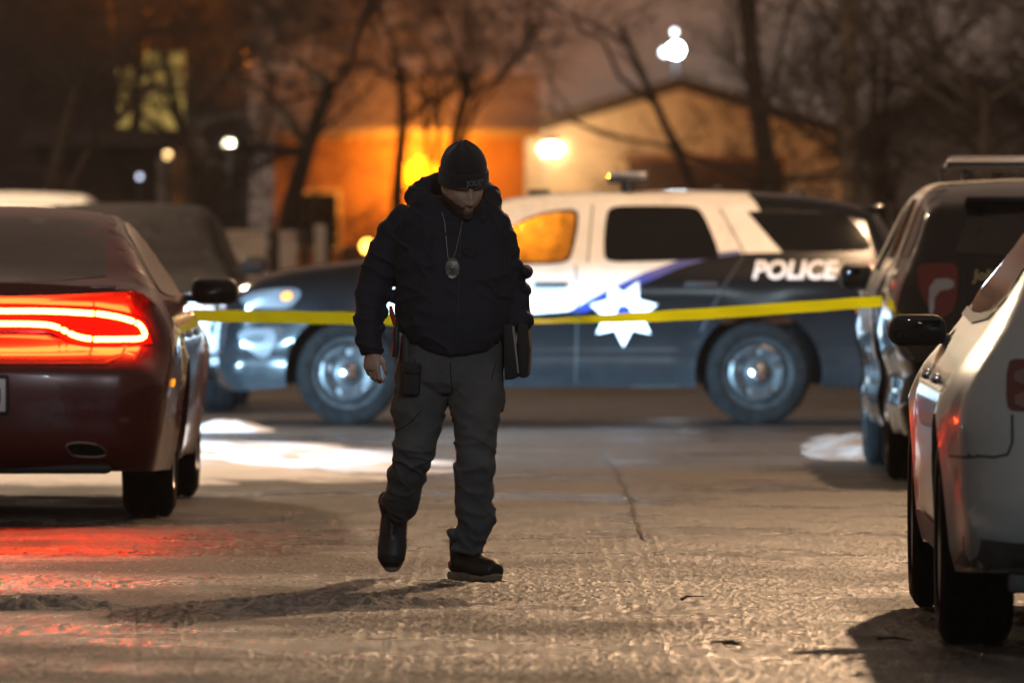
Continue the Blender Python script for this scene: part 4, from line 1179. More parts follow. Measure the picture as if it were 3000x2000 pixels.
    bb.tube([m3(1335, 640, .0), m3(1330, 720, 0), m3(1330, 850, 0), m3(1330, 1000, 0), m3(1330, 1090, 0)], [(.13, .09), (.17, .12), (.17, .12), (.16, .12), (.15, .10)], 24)
    loft(bb, aR, .6); loft(bb, aL, .6)
    loft(bb, lR, .62); loft(bb, lL, .62)
    pass
    # right hand, relaxed, thumb side to the viewer
    w0 = m3(1089, 1030, -.080)
    U = Vector((.78, -.62, 0)); Pn = Vector((.62, .78, 0))     # towards the index side; palm normal
    def obl(c, ru, rp, n=18):
        return [c + U * (ru * math.cos(2 * math.pi * k / n)) + Pn * (rp * math.sin(2 * math.pi * k / n)) for k in range(n)]
    rings = [obl(w0 + Vector((0, 0, .05)), .026, .024), obl(w0, .028, .021), obl(w0 + Vector((0, 0, -.025)), .036, .021), obl(w0 + Vector((0, 0, -.055)), .042, .018), obl(w0 + Vector((0, 0, -.074)), .036, .012)]
    bb.add([p for r_ in rings for p in r_], [(i * 18 + k, i * 18 + (k + 1) % 18, (i + 1) * 18 + (k + 1) % 18, (i + 1) * 18 + k) for i in range(4) for k in range(18)] + [tuple(range(18)), tuple(72 + k for k in range(18))])
    def finger(p, dirs, lens, r):
        p = Vector(p); path = [p - Vector(dirs[0]).normalized() * .012, p]
        for d_, l_ in zip(dirs, lens):
            p = p + Vector(d_).normalized() * l_; path.append(p)
        rr = [r * 1.05, r * 1.05, r * 1.0, r * .92, r * .62][:len(path)]
        bb.tube(path, rr, 12)
        bb.ellipsoid(path[-1], (rr[-1],) * 3, 10)
        for q, r_ in zip(path[1:-1], rr[1:-1]): bb.ellipsoid(q, (r_ * 1.04,) * 3, 10)
    for k, (u, l, r) in enumerate([(.031, .040, .0092), (.010, .044, .0096), (-.011, .041, .0090), (-.030, .032, .0080)]):
        q = .10 * k
        finger(w0 + U * u + Vector((0, 0, -.066 + .005 * (k == 3))), [Pn * (.25 + q) + Vector((0, 0, -1)), Pn * (.95 + q) + Vector((0, 0, -.55)), Pn * .9 + Vector((0, 0, .55))], [l, l * .62, l * .48], r)
    finger(w0 + U * .034 + Pn * .006 + Vector((0, 0, -.024)), [U * .75 + Pn * .2 + Vector((0, 0, -.8)), U * .1 + Pn * .25 + Vector((0, 0, -1)), Pn * .5 - U * .2 + Vector((0, 0, -.9))], [.028, .028, .020], .0105)
    # left hand behind the folder, fingers hooked over its edge
    w1 = m3(1524, 958, -.02)
    bb.tube([w1 + Vector((0, .01, .05)), w1, w1 + Vector((.008, .012, -.03)), w1 + Vector((.010, .016, -.075))], [(.022, .028), (.020, .030), (.018, .042), (.013, .040)], 18)
    kb = w1 + Vector((.010, .016, -.070))
    for k, (dy, l, r) in enumerate([(-.032, .040, .009), (-.011, .043, .0094), (.010, .040, .0088), (.029, .032, .0078)]):
        finger(kb + Vector((0, dy, 0)), [(.05, 0, -1), (-.25, -.05, -1), (-.85, -.05, -.6)], [l, l * .62, l * .5], r)
    finger(w1 + Vector((-.004, -.03, -.020)), [(-.35, -.6, -.7), (-.3, -.25, -1), (-.2, 0, -1)], [.030, .028, .02], .010)
    bmesh_ = voxel(bb, .0042, 2, .4)
    link_mesh('body', bmesh_, skin, root, sharp=0)
    # eyes shut downward: brows + lids as hair strips
    br = MB()
    for sg in (1, -1):
        br.tube([HM @ Vector((sg * u, -.094 + .0 - .012 * math.cos(u * 20) + (abs(u) - .01) * .28, .036 + .004 * math.sin((u - .012) * 60))) for u in (.012, .022, .034, .046, .054)], [.0025, .004, .0042, .0036, .002], 8)
    br.build('eyebrows', hair, root)
    # beard shell
    V = np.array([tuple(v) for v in hv]); bt = MB()
    d = V / np.linalg.norm(V, axis=1)[:, None]
    edge = -.036 + .020 * np.clip((np.abs(V[:, 0]) - .030) / .04, 0, 1) + .005 * fbm(V * 90, 2)
    inb = (V[:, 2] < edge) & (V[:, 1] < .035)
    lips = (np.abs(V[:, 0]) < .021) & (np.abs(V[:, 2] + .0585) < .010) & (V[:, 1] < -.05)
    nosez = (np.abs(V[:, 0]) < .016) & (V[:, 2] > -.044)
    inb &= ~lips & ~nosez
    off = (.006 + .010 * np.clip((-V[:, 2] - .06) / .05, 0, 1)) * (1 + .5 * fbm(V * 120, 3))
    V2 = V + d * off[:, None]
    fsel = [f for f in hf if all(inb[i] for i in f)]
    bt.add([HM @ Vector(v) for v in V2], fsel)
    bo_me = bt.mesh()
    bm = bmesh.new(); bm.from_mesh(bo_me)
    bmesh.ops.delete(bm, geom=[v for v in bm.verts if not v.link_faces], context='VERTS'); bm.to_mesh(bo_me); bm.free()
    link_mesh('beard', bo_me, hair, root, sharp=0)
    # ---------------- knit cap
    knit = mat('knit_wool', (.012, .012, .014), .9, sheen=.25)
    nt = knit.node_tree; tc = nt.nodes.new('ShaderNodeTexCoord'); nz = nt.nodes.new('ShaderNodeTexNoise'); nz.inputs['Scale'].default_value = 260
    nt.links.new(tc.outputs['Object'], nz.inputs['Vector']); bp = nt.nodes.new('ShaderNodeBump'); bp.inputs['Strength'].default_value = .6; bp.inputs['Distance'].default_value = .003
    nt.links.new(nz.outputs['Fac'], bp.inputs['Height']); nt.links.new(bp.outputs[0], nt.nodes['Principled BSDF'].inputs['Normal'])
    CM = Matrix.Translation(hc + Vector((0, .012, .001))) @ Euler((rad(15), rad(-3), rad(17)), 'XYZ').to_matrix().to_4x4()
    nn = 120
    def ring_surface(prof, rib, dent=0):
        vs_ = []; fs = []
        for (r, z, yo) in prof:
            for k in range(nn):
                th = 2 * math.pi * k / nn
                rr = r * (1 + rib * math.cos(40 * th))
                x = rr * math.cos(th); y = rr * 1.17 * math.sin(th) + yo
                zz = z + dent * (.006 * math.cos(3 * th + 1) + .004 * math.cos(5 * th)) * (1 if r > .01 else .3)
                vs_.append(CM @ Vector((x, y, zz)))
        for i in range(len(prof) - 1):
            for k in range(nn):
                k2 = (k + 1) % nn
                fs.append((i * nn + k, i * nn + k2, (i + 1) * nn + k2, (i + 1) * nn + k))
        return vs_, fs
    dome = [(.089, .050, 0), (.091, .075, 0), (.090, .100, .004), (.083, .122, .008), (.072, .142, .012), (.057, .158, .016), (.039, .170, .020), (.023, .179, .022), (.011, .184, .022), (.002, .184, .022)]
    v_, f_ = ring_surface(dome, .010, .8)
    cap = MB().add(v_, f_).build('knit_cap', knit, root, sharp=0)
    cuffp = [(.088, .018, -.002), (.095, .016, -.002), (.0985, .024, -.002), (.0985, .045, -.001), (.0985, .064, 0), (.097, .074, 0), (.090, .078, 0)]
    v_, f_ = ring_surface(cuffp, .010)
    cmb = MB().add(v_, f_); cuff = cmb.build('cap_cuff', knit, cap, sharp=0)
    cb = BVHTree.FromPolygons(v_, f_)
    V, Fc = text_mesh('JOLIET', 1, 0, .005, 0, 1.0)
    V = V / (V[:, 1].max() - V[:, 1].min()) * .030; V[:, 0] *= .80
    out = []
    for v in V:
        th = rad(-90) + (v[0] + .018) / .108
        zz = .046 + v[1] + (0)
        o_ = CM @ Vector((.3 * math.cos(th), .3 * math.sin(th), zz)); c_ = CM @ Vector((0, 0, zz))
        h = cb.ray_cast(o_, (c_ - o_).normalized())[0] or c_
        out.append(h + (o_ - c_).normalized() * .002)
    MB().add(out, Fc).build('cap_lettering', mat('grey_thread', (.22, .21, .21), .8), cuff, smooth=False)
    # ---------------- badge on a chain
    bd = empty('badge', (MR.x, MR.y, 0))
    tag(bd, 'oval metal badge hanging on a thin chain over the black jacket', 'badge')
    p0 = front(1324, 786, .008)
    om = MB()
    prof = [(1.0, .0), (1.0, .003), (.93, .0055), (.86, .004), (.55, .006), (.3, .0085), (.01, .009)]
    nn2 = 36; vs_ = []; fs = []
    for r, h in prof:
        for k in range(nn2):
            th = 2 * math.pi * k / nn2
            w = 1 + (.035 * math.cos(12 * th) if r > .9 else 0)
            vs_.append((p0.x + .0295 * r * w * math.cos(th) + .003, p0.y - h - .002, p0.z + .0425 * r * w * math.sin(th)))
    for i in range(len(prof) - 1):
        for k in range(nn2):
            fs.append((i * nn2 + k, i * nn2 + (k + 1) % nn2, (i + 1) * nn2 + (k + 1) % nn2, (i + 1) * nn2 + k))
    om.add(vs_, fs)
    for k in range(7):
        a = math.pi / 2 + 2 * math.pi * k / 7
        om.tube([(p0.x + .003, p0.y - .012, p0.z), (p0.x + .003 + .017 * math.cos(a), p0.y - .0095, p0.z + .024 * math.sin(a))], [.006, .001], 6)
    om.build('badge_plate', mat('badge_metal', (.20, .19, .17), .45, .6, noise=(60, .4)), bd)
    ch = MB()
    ch.tube([front(X, Y, .004) for X, Y in [(1296, 622), (1303, 650), (1308, 700), (1312, 745), (1315, 765)]], .0016, 5)
    ch.tube([front(X, Y, .004) for X, Y in [(1362, 632), (1354, 655), (1346, 690), (1336, 735), (1326, 765)]], .0014, 5)
    ch.build('chain', mat('chain_metal', (.35, .34, .33), .35, .8), bd)
    # ---------------- holster with grip
    ho = empty('holster', (MR.x, MR.y, 0))
    tag(ho, 'black belt holster with a red-orange grip on the right hip of the man', 'holster')
    hb = MB().box(m3(1160, 1000, -.05), (.022, .06, .125), (0, .03, 0), .008)
    hb.box(m3(1170, 955, -.045), (.03, .05, .05), None, .008)
    hb.build('holster_shell', M['plastic'], ho)
    og = mat('orange_grip', (.50, .045, .012), .45)
    MB().tube([m3(1144, 896, -.05), m3(1147, 915, -.05), m3(1153, 935, -.05), m3(1157, 955, -.05)], [(.006, .014), (.010, .02), (.009, .018), (.007, .016)], 12).build('grip', og, ho)
    MB().box(m3(1148, 975, -.05), (.008, .03, .028), None, .003).box(m3(1150, 1024, -.05), (.007, .034, .062), (0, .05, 0), .003).build('orange_edge', og, ho)
    # thigh pouch
    po = empty('leg_pouch', (MR.x, MR.y, 0))
    tag(po, 'dark drop-leg pouch strapped over the right thigh of the man', 'pouch')
    q0 = tfront(1206, 1110, .012)
    MB().box(q0, (.075, .04, .13), (rad(-2), rad(4), rad(-8)), .012, seg=3).box(q0 + Vector((0, -.022, .045)), (.07, .014, .045), (rad(-2), rad(4), rad(-8)), .006).build('pouch_bag', mat('pouch_nylon', (.018, .018, .019), .75, bump=(300, .4, .002)), po)
    MB().tube([q0 + Vector((-.02, 0, .06)), q0 + Vector((-.022, .01, .13)), q0 + Vector((-.02, .03, .19))], [(.014, .003)] * 3, 8).build('pouch_strap', M['plastic'], po)
    # ---------------- folder under the left hand
    fo = empty('folder', (MR.x, MR.y, 0))
    tag(fo, 'black zip folder with pale paper edges held against the left hip of the man', 'folder')
    def slab(poly_bottom, poly_top): pass
    def plate(xa, xb, ya, yb, mb, tx=.012):
        # quad sheet between photo columns, from Y=ya to yb, runs 0.2 m in depth
        pts = []
        for (X, Y) in ((xa, ya), (xb, yb)):
            for y in (-.10, .08):
                for s_ in (-1, 1):
                    c_ = m3(X, Y, y); pts.append((c_.x + s_ * tx / 2 + (.016 if y > 0 else 0), c_.y, c_.z))
        mb.add(pts, [(0, 1, 3, 2), (4, 6, 7, 5), (0, 4, 5, 1), (2, 3, 7, 6), (0, 2, 6, 4), (1, 5, 7, 3)])
    fcov = mat('folder_cover', (.008, .008, .009), .7, bump=(200, .3, .002))
    def wedge(corners, y0, y1, name, mt, bev=.0):
        """block with a four-cornered front (photo points), running from depth y0 to y1"""
        fr_ = [m3(X, Y, y0) for X, Y in corners]; bk_ = [p + Vector((.012, y1 - y0, 0)) for p in fr_]
        bm = bmesh.new(); n_ = len(fr_)
        vv = [bm.verts.new(p) for p in fr_ + bk_]
        bm.faces.new(vv[:n_]); bm.faces.new(vv[n_:][::-1])
        for i in range(n_): bm.faces.new((vv[i], vv[(i + 1) % n_], vv[n_ + (i + 1) % n_], vv[n_ + i]))
        bmesh.ops.recalc_face_normals(bm, faces=bm.faces)
        if bev: bmesh.ops.bevel(bm, geom=list(bm.edges), offset=bev, segments=2, profile=.5, affect='EDGES')
        me_ = bpy.data.meshes.new(name); bm.to_mesh(me_); bm.free()
        return link_mesh(name, me_, mt, fo)
    wedge([(1516, 940), (1544, 950), (1551, 1020), (1546, 1098), (1536, 1108), (1520, 1104)], -.10, .10, 'cover', fcov, .004)
    wedge([(1474, 950), (1499, 950), (1517, 1102), (1500, 1112), (1478, 1113)], -.105, .10, 'cover', fcov, .004)
    wedge([(1500, 955), (1506, 955), (1521, 1092), (1516, 1094)], -.098, .09, 'papers', mat('paper_edge', (.30, .27, .24), .8))
person()
# ------------------------------------------------------------------ trees
def grow(mb_t, mb_c, p, d, L, r, lvl, maxl, rng, spread=.55, up=.12, trunk_lvls=1, nkids=(3, 5)):
    segs = 4 if lvl < 2 else 3
    path = [p.copy()]; radii = [r]
    dd = d.copy()
    for i in range(segs):
        j = .10 if lvl == 0 else .22
        dd = (dd + Vector((rng.gauss(0, j), rng.gauss(0, j), rng.gauss(0, j) + up * .3))).normalized()
        path.append(path[-1] + dd * (L / segs)); radii.append(r * (1 - .55 * (i + 1) / segs))
    (mb_t if lvl < trunk_lvls else mb_c).tube(path, radii, 9 if lvl == 0 else (6 if lvl == 1 else (4 if lvl == 2 else 3)), cap=lvl < 2)
    if lvl >= maxl: return
    n = rng.randint(*nkids) + (1 if lvl == 1 else 0)
    for k in range(n):
        t = rng.uniform(.35, 1.0) if lvl > 0 else rng.uniform(.45, 1.0)
        q = t * segs; i = min(segs - 1, int(q)); pos = path[i].lerp(path[i + 1], q - i)
        ax = Vector((rng.gauss(0, 1), rng.gauss(0, 1), rng.gauss(0, .5))).normalized()
        nd = (dd * (1 - spread) + ax * spread + Vector((0, 0, up))).normalized()
        grow(mb_t, mb_c, pos, nd, L * rng.uniform(.52, .78), max(.006, r * (1 - .5 * t) * rng.uniform(.45, .62)), lvl + 1, maxl, rng, spread, up, trunk_lvls, nkids)

def bare_tree(loc, seed, trunk_h, r, label, group='bare winter trees', stems=((0, 0, 1),), spread=.6, maxl=5, L=None, nkids=(3, 5), leaves=None, name='bare_tree'):
    t = empty(name, loc); tag(t, label, 'tree', group)
    rng = random.Random(seed)
    mt, mc = MB(), MB()
    for s_ in stems:
        grow(mt, mc, Vector((0, 0, -.05)), Vector(s_).normalized(), L or trunk_h, r, 0, maxl, rng, spread, nkids=nkids)
    mt.build('trunk', M['bark'], t, sharp=0)
    mc.build('crown', M['twig'], t, sharp=0)
    return t

T_AT = [  # X in photo, distance, seed, trunk height, radius, stems, label
    (648, 118, 3, 3.6, .19, ((0, 0, 1),), 'stout bare tree left of the orange glow, behind the dark police vehicle hood'),
    (925, 138, 8, 4.2, .15, ((-.16, 0, 1), (.36, 0, 1)), 'bare tree with a V of stems dark against the orange glow above the man'),
    (1812, 104, 11, 6.4, .155, ((0, 0, 1),), 'straight bare tree in front of the garage house, right of the forked one'),
    (1758, 106, 14, 4.4, .085, ((-.05, 0, 1), (-.42, .1, 1)), 'forked bare tree with a limb leaning left across the garage house'),
    (2152, 92, 19, 2.3, .09, ((-.22, 0, 1), (.16, 0, 1), (.45, 0, 1)), 'many-stemmed bare tree above the right police vehicle'),
    (15, 96, 23, 3.2, .12, ((.1, 0, 1), (-.3, 0, 1)), 'bare tree with dense twigs at the far left edge'),
    (500, 126, 29, 4.2, .12, ((0, 0, 1),), 'slender bare tree beside the round yard lamp'),
    (2380, 88, 31, 3.0, .12, ((-.35, 0, 1), (.1, 0, 1)), 'bare tree leaning in from the top right corner'),
    (225, 150, 43, 6.5, .10, ((0, 0, 1),), 'thin bare tree beside the yellow lit windows'),
    (2040, 120, 47, 4.0, .12, ((0, 0, 1), (-.2, 0, 1)), 'bare tree close behind the utility pole'),
    (760, 186, 53, 4.0, .13, ((-.1, 0, 1), (.2, 0, 1)), 'bare tree against the sky left of the glowing stems'),
]
for (X, d, sd, h, r, st, lab) in T_AT:
    bare_tree(((X - 1176) * d / 19600, d, 0), sd, h, r, lab, stems=st, L=h, nkids=(2, 3) if X in (1812, 1758) else (3, 5))

# utility pole
up_ = empty('utility_pole', ((1950 - 1176) * 98 / 19600, 98, 0)); tag(up_, 'pale wooden utility pole to the right of the garage house', 'pole')
MB().tube([(0, 0, -.1), (0, 0, 5), (0, 0, 10)], [.10, .095, .08], 14).build('shaft', M['pole_wood'], up_)
MB().box((0, -.12, 9.2), (2.2, .1, .12), None, .01).build('cross_arm', M['pole_wood'], up_)

# ------------------------------------------------------------------ houses
def gable_house(name, c, w, dep, eave, apex, walls, roofm, label, over=.35):
    """gable faces the camera; c = middle of the front wall at ground"""
    t = empty(name, c); tag(t, label, 'house')
    hw = w / 2
    v = [(-hw, 0, 0), (hw, 0, 0), (hw, 0, eave), (0, 0, apex), (-hw, 0, eave)]
    v += [(x, dep, z) for x, y, z in v]
    f = [(0, 1, 2, 3, 4), (9, 8, 7, 6, 5), (0, 4, 9, 5), (1, 6, 7, 2)]
    MB().add(v, f).build('wall', walls, t, smooth=False)
    sl_ = (apex - eave) / hw
    rb = MB()
    for sg in (-1, 1):
        a = math.atan(sl_); ln = math.hypot(hw + over, (hw + over) * sl_)
        mx = sg * (hw + over) / 2; mz = apex - (hw + over) / 2 * sl_ + .12
        rb.box((mx, dep / 2 - over * .3, mz), (ln, dep + over * 1.6, .26), (0, sg * a, 0))
    rb.build('roof', roofm, t, smooth=False)
    return t
d_ = 172
hx = (1562 - 1176) * d_ / 19600
def hz(Y, d): return CAM_H - (Y - 530) * d / 19600
gh = gable_house('garage_house', (hx, d_, 0), 710 * d_ / 19600, 9, hz(312, d_), hz(205, d_), M['siding_cream'], M['roof'], 'cream sided house with a low gable, brown garage door and bright porch lamp')
gd0, gd1 = (1440 - 1562) * d_ / 19600, (1800 - 1562) * d_ / 19600
MB().box(((gd0 + gd1) / 2, -.03, hz(368, d_) / 2), (gd1 - gd0, .05, hz(368, d_)), None, .01).build('garage_door', M['garage_brown'], gh)
MB().box(((gd0 + gd1) / 2, -.05, hz(368, d_) + .06), (gd1 - gd0 + .2, .1, .12)).build('garage_trim', M['siding_brown'], gh)
MB().box((-2.75, -.05, 1.9), (.12, .08, 3.8)).build('corner_board', M['trim'], gh)
pl_ = Vector(((1266 - 1562) * d_ / 19600, -.16, hz(343, d_)))
lo = MB().box(pl_ + Vector((0, .02, .16)), (.30, .22, .05), None, .01).box(pl_ + Vector((0, .10, 0)), (.1, .06, .2)).build('porch_lamp', M['metal_dark'], gh)
MB().ellipsoid(pl_, (.24, .09, .12), 20).build('lamp_globe', M['lamp_warm'], lo)
point('porch_light', pl_ + Vector((.1, -1.7, -.05)), 170, (1, .70, .36), .12, gh)

# low brown house in the middle (lit orange)
d2 = 168
bx0, bx1 = (630 - 1176) * d2 / 19600, (1205 - 1176) * d2 / 19600
bh = empty('brown_house', ((bx0 + bx1) / 2, d2, 0)); tag(bh, 'low brown house with a snowy roof glowing orange behind the man', 'house')
bw = bx1 - bx0; be = hz(312, d2)
MB().box((0, 4, be / 2), (bw, 8, be)).build('wall', M['siding_brown'], bh, smooth=False)
MB().add([(-bw / 2 - .4, -.5, be - .05), (bw / 2 + .3, -.5, be - .05), (bw / 2 + .3, 4, be + 1.1), (-bw / 2 - .4, 4, be + 1.1), (-bw / 2 - .4, -.5, be + .12), (bw / 2 + .3, -.5, be + .12), (bw / 2 + .3, 4, be + 1.3), (-bw / 2 - .4, 4, be + 1.3)],
         [(0, 1, 5, 4), (4, 5, 6, 7), (1, 2, 6, 5), (0, 4, 7, 3), (0, 3, 2, 1), (3, 7, 6, 2)]).build('roof', mat('snowy_roof', (.34, .30, .29), .8, noise=(2, .2)), bh, smooth=False)
for x in (-1.6,):
    wn_ = MB().box((x, -.03, 1.6), (.9, .06, 1.2)).build('window', M['trim'], bh, smooth=False)
    MB().box((x, -.07, 1.6), (.74, .03, 1.04)).build('pane', M['dark_glass'], wn_, smooth=False)

# dark two-storey house at the left with yellow lit windows
d3 = 178
lh = empty('two_storey_house', ((250 - 1176) * d3 / 19600, d3, 0)); tag(lh, 'dark two-storey house with tall yellow lit windows at the left', 'house')
MB().box((-.4, 4, 3.2), (6.2, 8, 6.4)).build('wall', mat('grey_siding', (.10, .085, .085), .8, noise=(2, .15)), lh, smooth=False)
MB().add([(-3.9, -.4, 6.35), (3.1, -.4, 6.35), (3.1, 8.4, 6.35), (-3.9, 8.4, 6.35), (-2.4, 4, 8.0), (1.6, 4, 8.0)], [(0, 1, 5, 4), (1, 2, 5), (2, 3, 4, 5), (3, 0, 4), (0, 3, 2, 1)]).build('roof', M['roof'], lh, smooth=False)
def lx(X): return (X - 250) * d3 / 19600
for (xa, xb, ya, yb) in ((272, 305, 160, 292), (328, 424, 120, 312)):
    za, zb_ = hz(yb, d3), hz(ya, d3)
    f_ = MB().box(((lx(xa) + lx(xb)) / 2, -.04, (za + zb_) / 2), (lx(xb) - lx(xa) + .16, .08, zb_ - za + .16)).build('window', M['siding_dark'], lh, smooth=False)
    m_ = M['win_lit']
    MB().box(((lx(xa) + lx(xb)) / 2, -.085, (za + zb_) / 2), (lx(xb) - lx(xa), .02, zb_ - za)).build('pane', m_, f_, smooth=False)
    mm = MB()
    mm.box(((lx(xa) + lx(xb)) / 2, -.10, za + (zb_ - za) * .52), (lx(xb) - lx(xa), .02, .07))
    mm.build('glazing_bar', M['siding_dark'], f_, smooth=False)
# dark garage with a low roof in front of it
d4 = 135
gg = empty('dark_garage', ((240 - 1176) * d4 / 19600, d4, 0)); tag(gg, 'low dark garage with a shallow roof beside the round yard lamp', 'garage')
gw = 310 * d4 / 19600
MB().box((0, 3, hz(335, d4) / 2), (gw, 6, hz(335, d4))).build('wall', M['siding_dark'], gg, smooth=False)
MB().add([(-gw / 2 - .3, -.4, hz(338, d4)), (gw / 2 + .2, -.4, hz(338, d4)), (gw / 2 + .2, 3, hz(292, d4)), (-gw / 2 - .3, 3, hz(292, d4)), (-gw / 2 - .3, 6.4, hz(338, d4)), (gw / 2 + .2, 6.4, hz(338, d4))], [(0, 1, 2, 3), (3, 2, 5, 4), (0, 3, 4), (1, 5, 2), (0, 4, 5, 1)]).build('roof', M['roof'], gg, smooth=False)
MB().box((gw / 2 - .12, -.03, hz(380, d4) * .5), (.22, .06, hz(345, d4))).build('corner_board', M['trim'], gg, smooth=False)
MB().box((-.3, -.02, 1.0), (gw * .62, .05, 2.0)).build('garage_door', M['garage_brown'], gg, smooth=False)
# house at the far right
d5 = 150
rh = gable_house('far_house', ((2290 - 1176) * d5 / 19600, d5 + 10, 0), 4.4, 7, 2.9, 4.1, mat('grey_blue_siding', (.30, .28, .27), .8, noise=(2, .1)), M['roof'], 'grey house half hidden behind the many-stemmed tree at the right edge')

# pale fence panels behind the police hood
d6 = 100
fe = empty('board_fence', ((620 - 1176) * d6 / 19600, d6, 0)); tag(fe, 'pale board fence with gaps beyond the hood of the side-on police vehicle', 'fence')
for (xa, xb, yt) in ((505, 612, 528), (642, 682, 530), (722, 748, 516)):
    x0, x1 = (xa - 620) * d6 / 19600, (xb - 620) * d6 / 19600
    MB().box(((x0 + x1) / 2, 0, hz(yt, d6) / 2), (x1 - x0, .04, hz(yt, d6)), None, .01).build('panel', M['fence'], fe, smooth=False)
for xa in (502, 626, 700, 752):
    MB().box(((xa - 620) * d6 / 19600, .03, .7), (.09, .09, 1.4), None, .01).build('post', M['bark'], fe, smooth=False)
MB().box((.05, .06, .5), (1.5, .04, .08)).build('rail', M['bark'], fe, smooth=False)
# unseen wall added to block beacon light; leafless hedge across the yards
gw_ = empty('light_block_wall', (0, 82, 0)); tag(gw_, 'low dark wall added unseen behind the side-on police vehicle to block beacon light', 'wall')
MB().box((0, 0, .29), (13, .3, .58), None, .01).build('block_body', M['siding_dark'], gw_, smooth=False)
MB().box((0, 0, .61), (13.1, .4, .06), None, .012).build('block_cap', M['roof'], gw_, smooth=False)
def hedge():
    rng = random.Random(5); mb = MB()
    for k in range(2600):
        x = rng.uniform(-7.5, 1.2); y = rng.uniform(0, 1.4); z = rng.uniform(0, 1.75) * (1 - .2 * rng.random())
        p = Vector((x, y, z)); q = p + Vector((rng.gauss(0, .16), rng.gauss(0, .12), rng.uniform(.05, .28)))
        mb.tube([p, q], [.012, .004], 3, cap=False)
    o = mb.build('hedge', M['twig'], sharp=0); o.location = (0, 128, 0)
    tag(o, 'brown leafless hedge running across the yards behind the vehicles', 'hedge')
hedge()

# ------------------------------------------------------------------ lamps
def yard_lamp(X, Y, d, rad_, mt, power, col, label, name='yard_lamp'):
    p = D(X, Y, d)
    t = empty(name, (p.x, p.y, 0)); tag(t, label, 'lamp')
    MB().tube([(0, 0, -.05), (0, 0, p.z - rad_)], [.045, .035], 10).build('post', M['metal_dark'], t)
    MB().ellipsoid((0, 0, p.z), (rad_, rad_, rad_), 20).build('globe', mt, t)
    MB().lathe([(.001, 0), (.06, 0), (.07, -.03), (rad_ * .8, -.05), (rad_ * .8, -.06), (.001, -.06)], 16, Matrix.Translation((0, 0, p.z + rad_ + .05)) @ Matrix.Rotation(rad(90), 4, 'X')).build('lamp_cap', M['metal_dark'], t)
    if power: point('yard_light', (0, -rad_ - .1, p.z), power, col, rad_, t)
    return t
yard_lamp(527, 335, 120, .085, M['lamp_cream'], 60, (1, .9, .65), 'round cream yard lamp glowing on a post left of centre')
yard_lamp(385, 356, 131, .06, mat('dim_amber_lamp', (1, .8, .5), .5, emis=(1, .62, .25), estr=5), 0, (1, .7, .4), 'small dim amber lamp beside the dark garage')
yard_lamp(321, 406, 128, .04, mat('dim_blue_lamp', (.8, .9, 1), .5, emis=(.7, .8, 1), estr=3.0), 0, (1, 1, 1), 'small bluish lamp low in front of the dark garage')
# white flood lights on a mast beyond the garage house
p = D(1552, 116, 190)
fl = empty('flood_light', (p.x, p.y, 0)); tag(fl, 'cluster of white flood lights on a mast above the garage house roof', 'flood light')
MB().tube([(0, .3, 0), (0, .3, p.z + .3)], [.08, .06], 10).build('mast', M['metal_dark'], fl)
for (dx, dz, r) in ((0, 0, .15), (-.25, -.05, .08), (-.03, .40, .045)):
    MB().ellipsoid((dx, -.1, p.z + dz), (r, .1, r), 16).build('flood_head', M['lamp_white'] if r > .12 else bpy.data.materials['dim_white_lamp'] if 'dim_white_lamp' in bpy.data.materials else mat('dim_white_lamp', (1, 1, 1), .5, emis=(.75, .9, 1), estr=6), fl)
point('flood_beam', (0, -.5, p.z), 250, (.82, .93, 1), .3, fl)

# tow truck with amber beacons behind the man
d7 = 163.5
tt = empty('utility_truck', ((1060 - 1176) * d7 / 19600, d7, 0), math.pi); tag(tt, 'utility truck with a blazing amber roof beacon behind the man', 'truck')
tpaint = mat('truck_paint', (.30, .29, .27), .4, coat=.4)
MB().box((1.55, 0, .85), (1.5, 1.9, .55), None, .14, seg=3).box((.55, 0, .85), (1.2, 1.9, .75), None, .06).box((.5, 0, 1.45), (1.1, 1.65, .6), None, .16, seg=3).build('cab', M['dark_paint'], tt)
MB().box((-1.45, 0, 1.27), (2.5, 1.95, 1.33), None, .04).box((-1.45, 0, .60), (2.6, 1.2, .2)).build('bed', tpaint, tt)
for sg in (1, -1):
    MB().box((.5, sg * .815, 1.47), (.85, .03, .32), None, .01).build('side_window', M['dark_glass'], tt)
for x in (1.5, -1.6):
    for sg in (1, -1): wheel(tt, x, sg * .85, .38, .25, sg)
bz = hz(402, d7); bx = -((965 - 1060) * d7 / 19600)
bk = MB().box((bx, 0, bz - .26), (1.1, .4, .06), None, .02).tube([(bx, 0, 1.7), (bx, 0, bz - .15)], .04, 8).build('beacon_mount', M['metal_dark'], tt)
for dx in (-.34, 0, .30):
    MB().ellipsoid((bx + dx, .0, bz + (.1 if dx == 0 else 0)), (.21, .21, .24), 18).build('beacon_glow_dome', M['lamp_amber'], tt)  # domes oversized and tripled to shape the yellow core of the glow
point('wall_glow_light', (bx, -3.55, bz + .05), 480, (1, .30, .012), .3, tt)  # added light, set well behind the beacon to make the wall glow
spot('beacon_halo_spot', (bx, .4, bz + .1), (bx, 10.4, bz + 10.5), 120000, (1, .24, .008), 90, .2, tt, .25)  # added strong spot, tilted up to light the haze into a halo
wl = MB().box((-.62, 1.75, 1.78), (.16, .1, .1), None, .02).tube([(-.62, .9, 1.5), (-.62, 1.4, 1.6), (-.62, 1.72, 1.75)], .02, 6).build('bed_fill_lamp', M['metal_dark'], tt)  # unseen lamp added to turn the truck bed orange behind the car window
MB().box((-.62, 1.805, 1.78), (.12, .01, .07), None, .002).build('bed_fill_lens', M['lamp_amber'], wl)
point('bed_fill_light', (-.9, 2.2, 1.9), 1300, (1, .30, .012), .15, tt)  # added fill that colours the truck bed
pa = D(846, 566, d7)
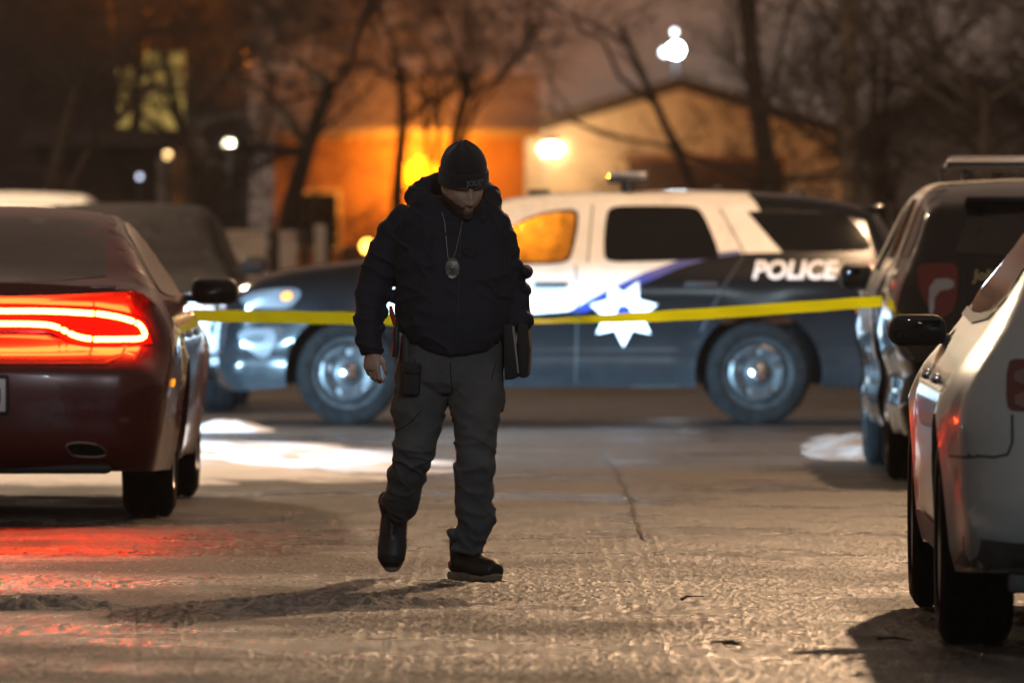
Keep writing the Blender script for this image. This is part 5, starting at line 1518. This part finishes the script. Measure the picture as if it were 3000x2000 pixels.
MB().ellipsoid((-(pa.x - tt.location.x), .98, pa.z), (.11, .05, .11), 14).build('marker_lamp', mat('amber_marker_lit', (1, .5, .1), .5, emis=(1, .45, .06), estr=16), tt)

# street lamps outside the frame; left and rear ones added to brighten
def street_lamp(loc, rz, power, col, label, to):
    t = empty('street_lamp', loc, rz); tag(t, label, 'street lamp', 'street lamps')
    H = 9.4
    MB().tube([(0, 0, -.1), (0, 0, 4), (0, 0, H)], [.09, .075, .05], 12).build('pole', M['metal_dark'], t)
    MB().tube([(0, 0, H - .1), (.5, 0, H + .12), (1.2, 0, H + .15)], [.04, .035, .03], 10).build('arm', M['metal_dark'], t)
    h = MB().box((1.35, 0, H + .12), (.6, .26, .10), None, .04, seg=3).build('lamp_head', M['metal_dark'], t)
    MB().box((1.35, 0, H + .055), (.40, .18, .02), None, .006).build('lamp_lens', M['lamp_warm'], h)
    l = point('street_light', (1.35, 0, H - .06), power, col, .16, t)
    return t
street_lamp((6.2, 52.5, 0), math.pi, 7400, (1, .63, .36), 'street lamp with a warm head beside the right hand police vehicle', None)
street_lamp((-10.2, 70, 0), 0, 9000, (1, .74, .48), 'unseen warm street lamp left of the white vehicle, added to brighten its roof', None)  # added to brighten the pale roof and the vehicles at the left
street_lamp((2.4, 10.5, 0), 0, 3500, (.72, .90, 1.0), 'unseen lamp with a cool head behind the photographer, added as fill', None)  # added cool fill for the man's front and the silver car's rear

# ------------------------------------------------------------------ winter haze
hb_ = MB().box((0, 110, 6.5), (90, 250, 15.2))
hm = bpy.data.materials.new('haze'); hm.use_nodes = True
for n in list(hm.node_tree.nodes): hm.node_tree.nodes.remove(n)
ho_ = hm.node_tree.nodes.new('ShaderNodeOutputMaterial'); hv_ = hm.node_tree.nodes.new('ShaderNodeVolumePrincipled')
hv_.inputs['Color'].default_value = (.9, .88, .86, 1); hv_.inputs['Density'].default_value = .00014; hv_.inputs['Anisotropy'].default_value = .75
hm.node_tree.links.new(hv_.outputs[0], ho_.inputs['Volume'])
hz_o = hb_.build('haze', hm, smooth=False)
tag(hz_o, 'thin cold night haze', kind='stuff')
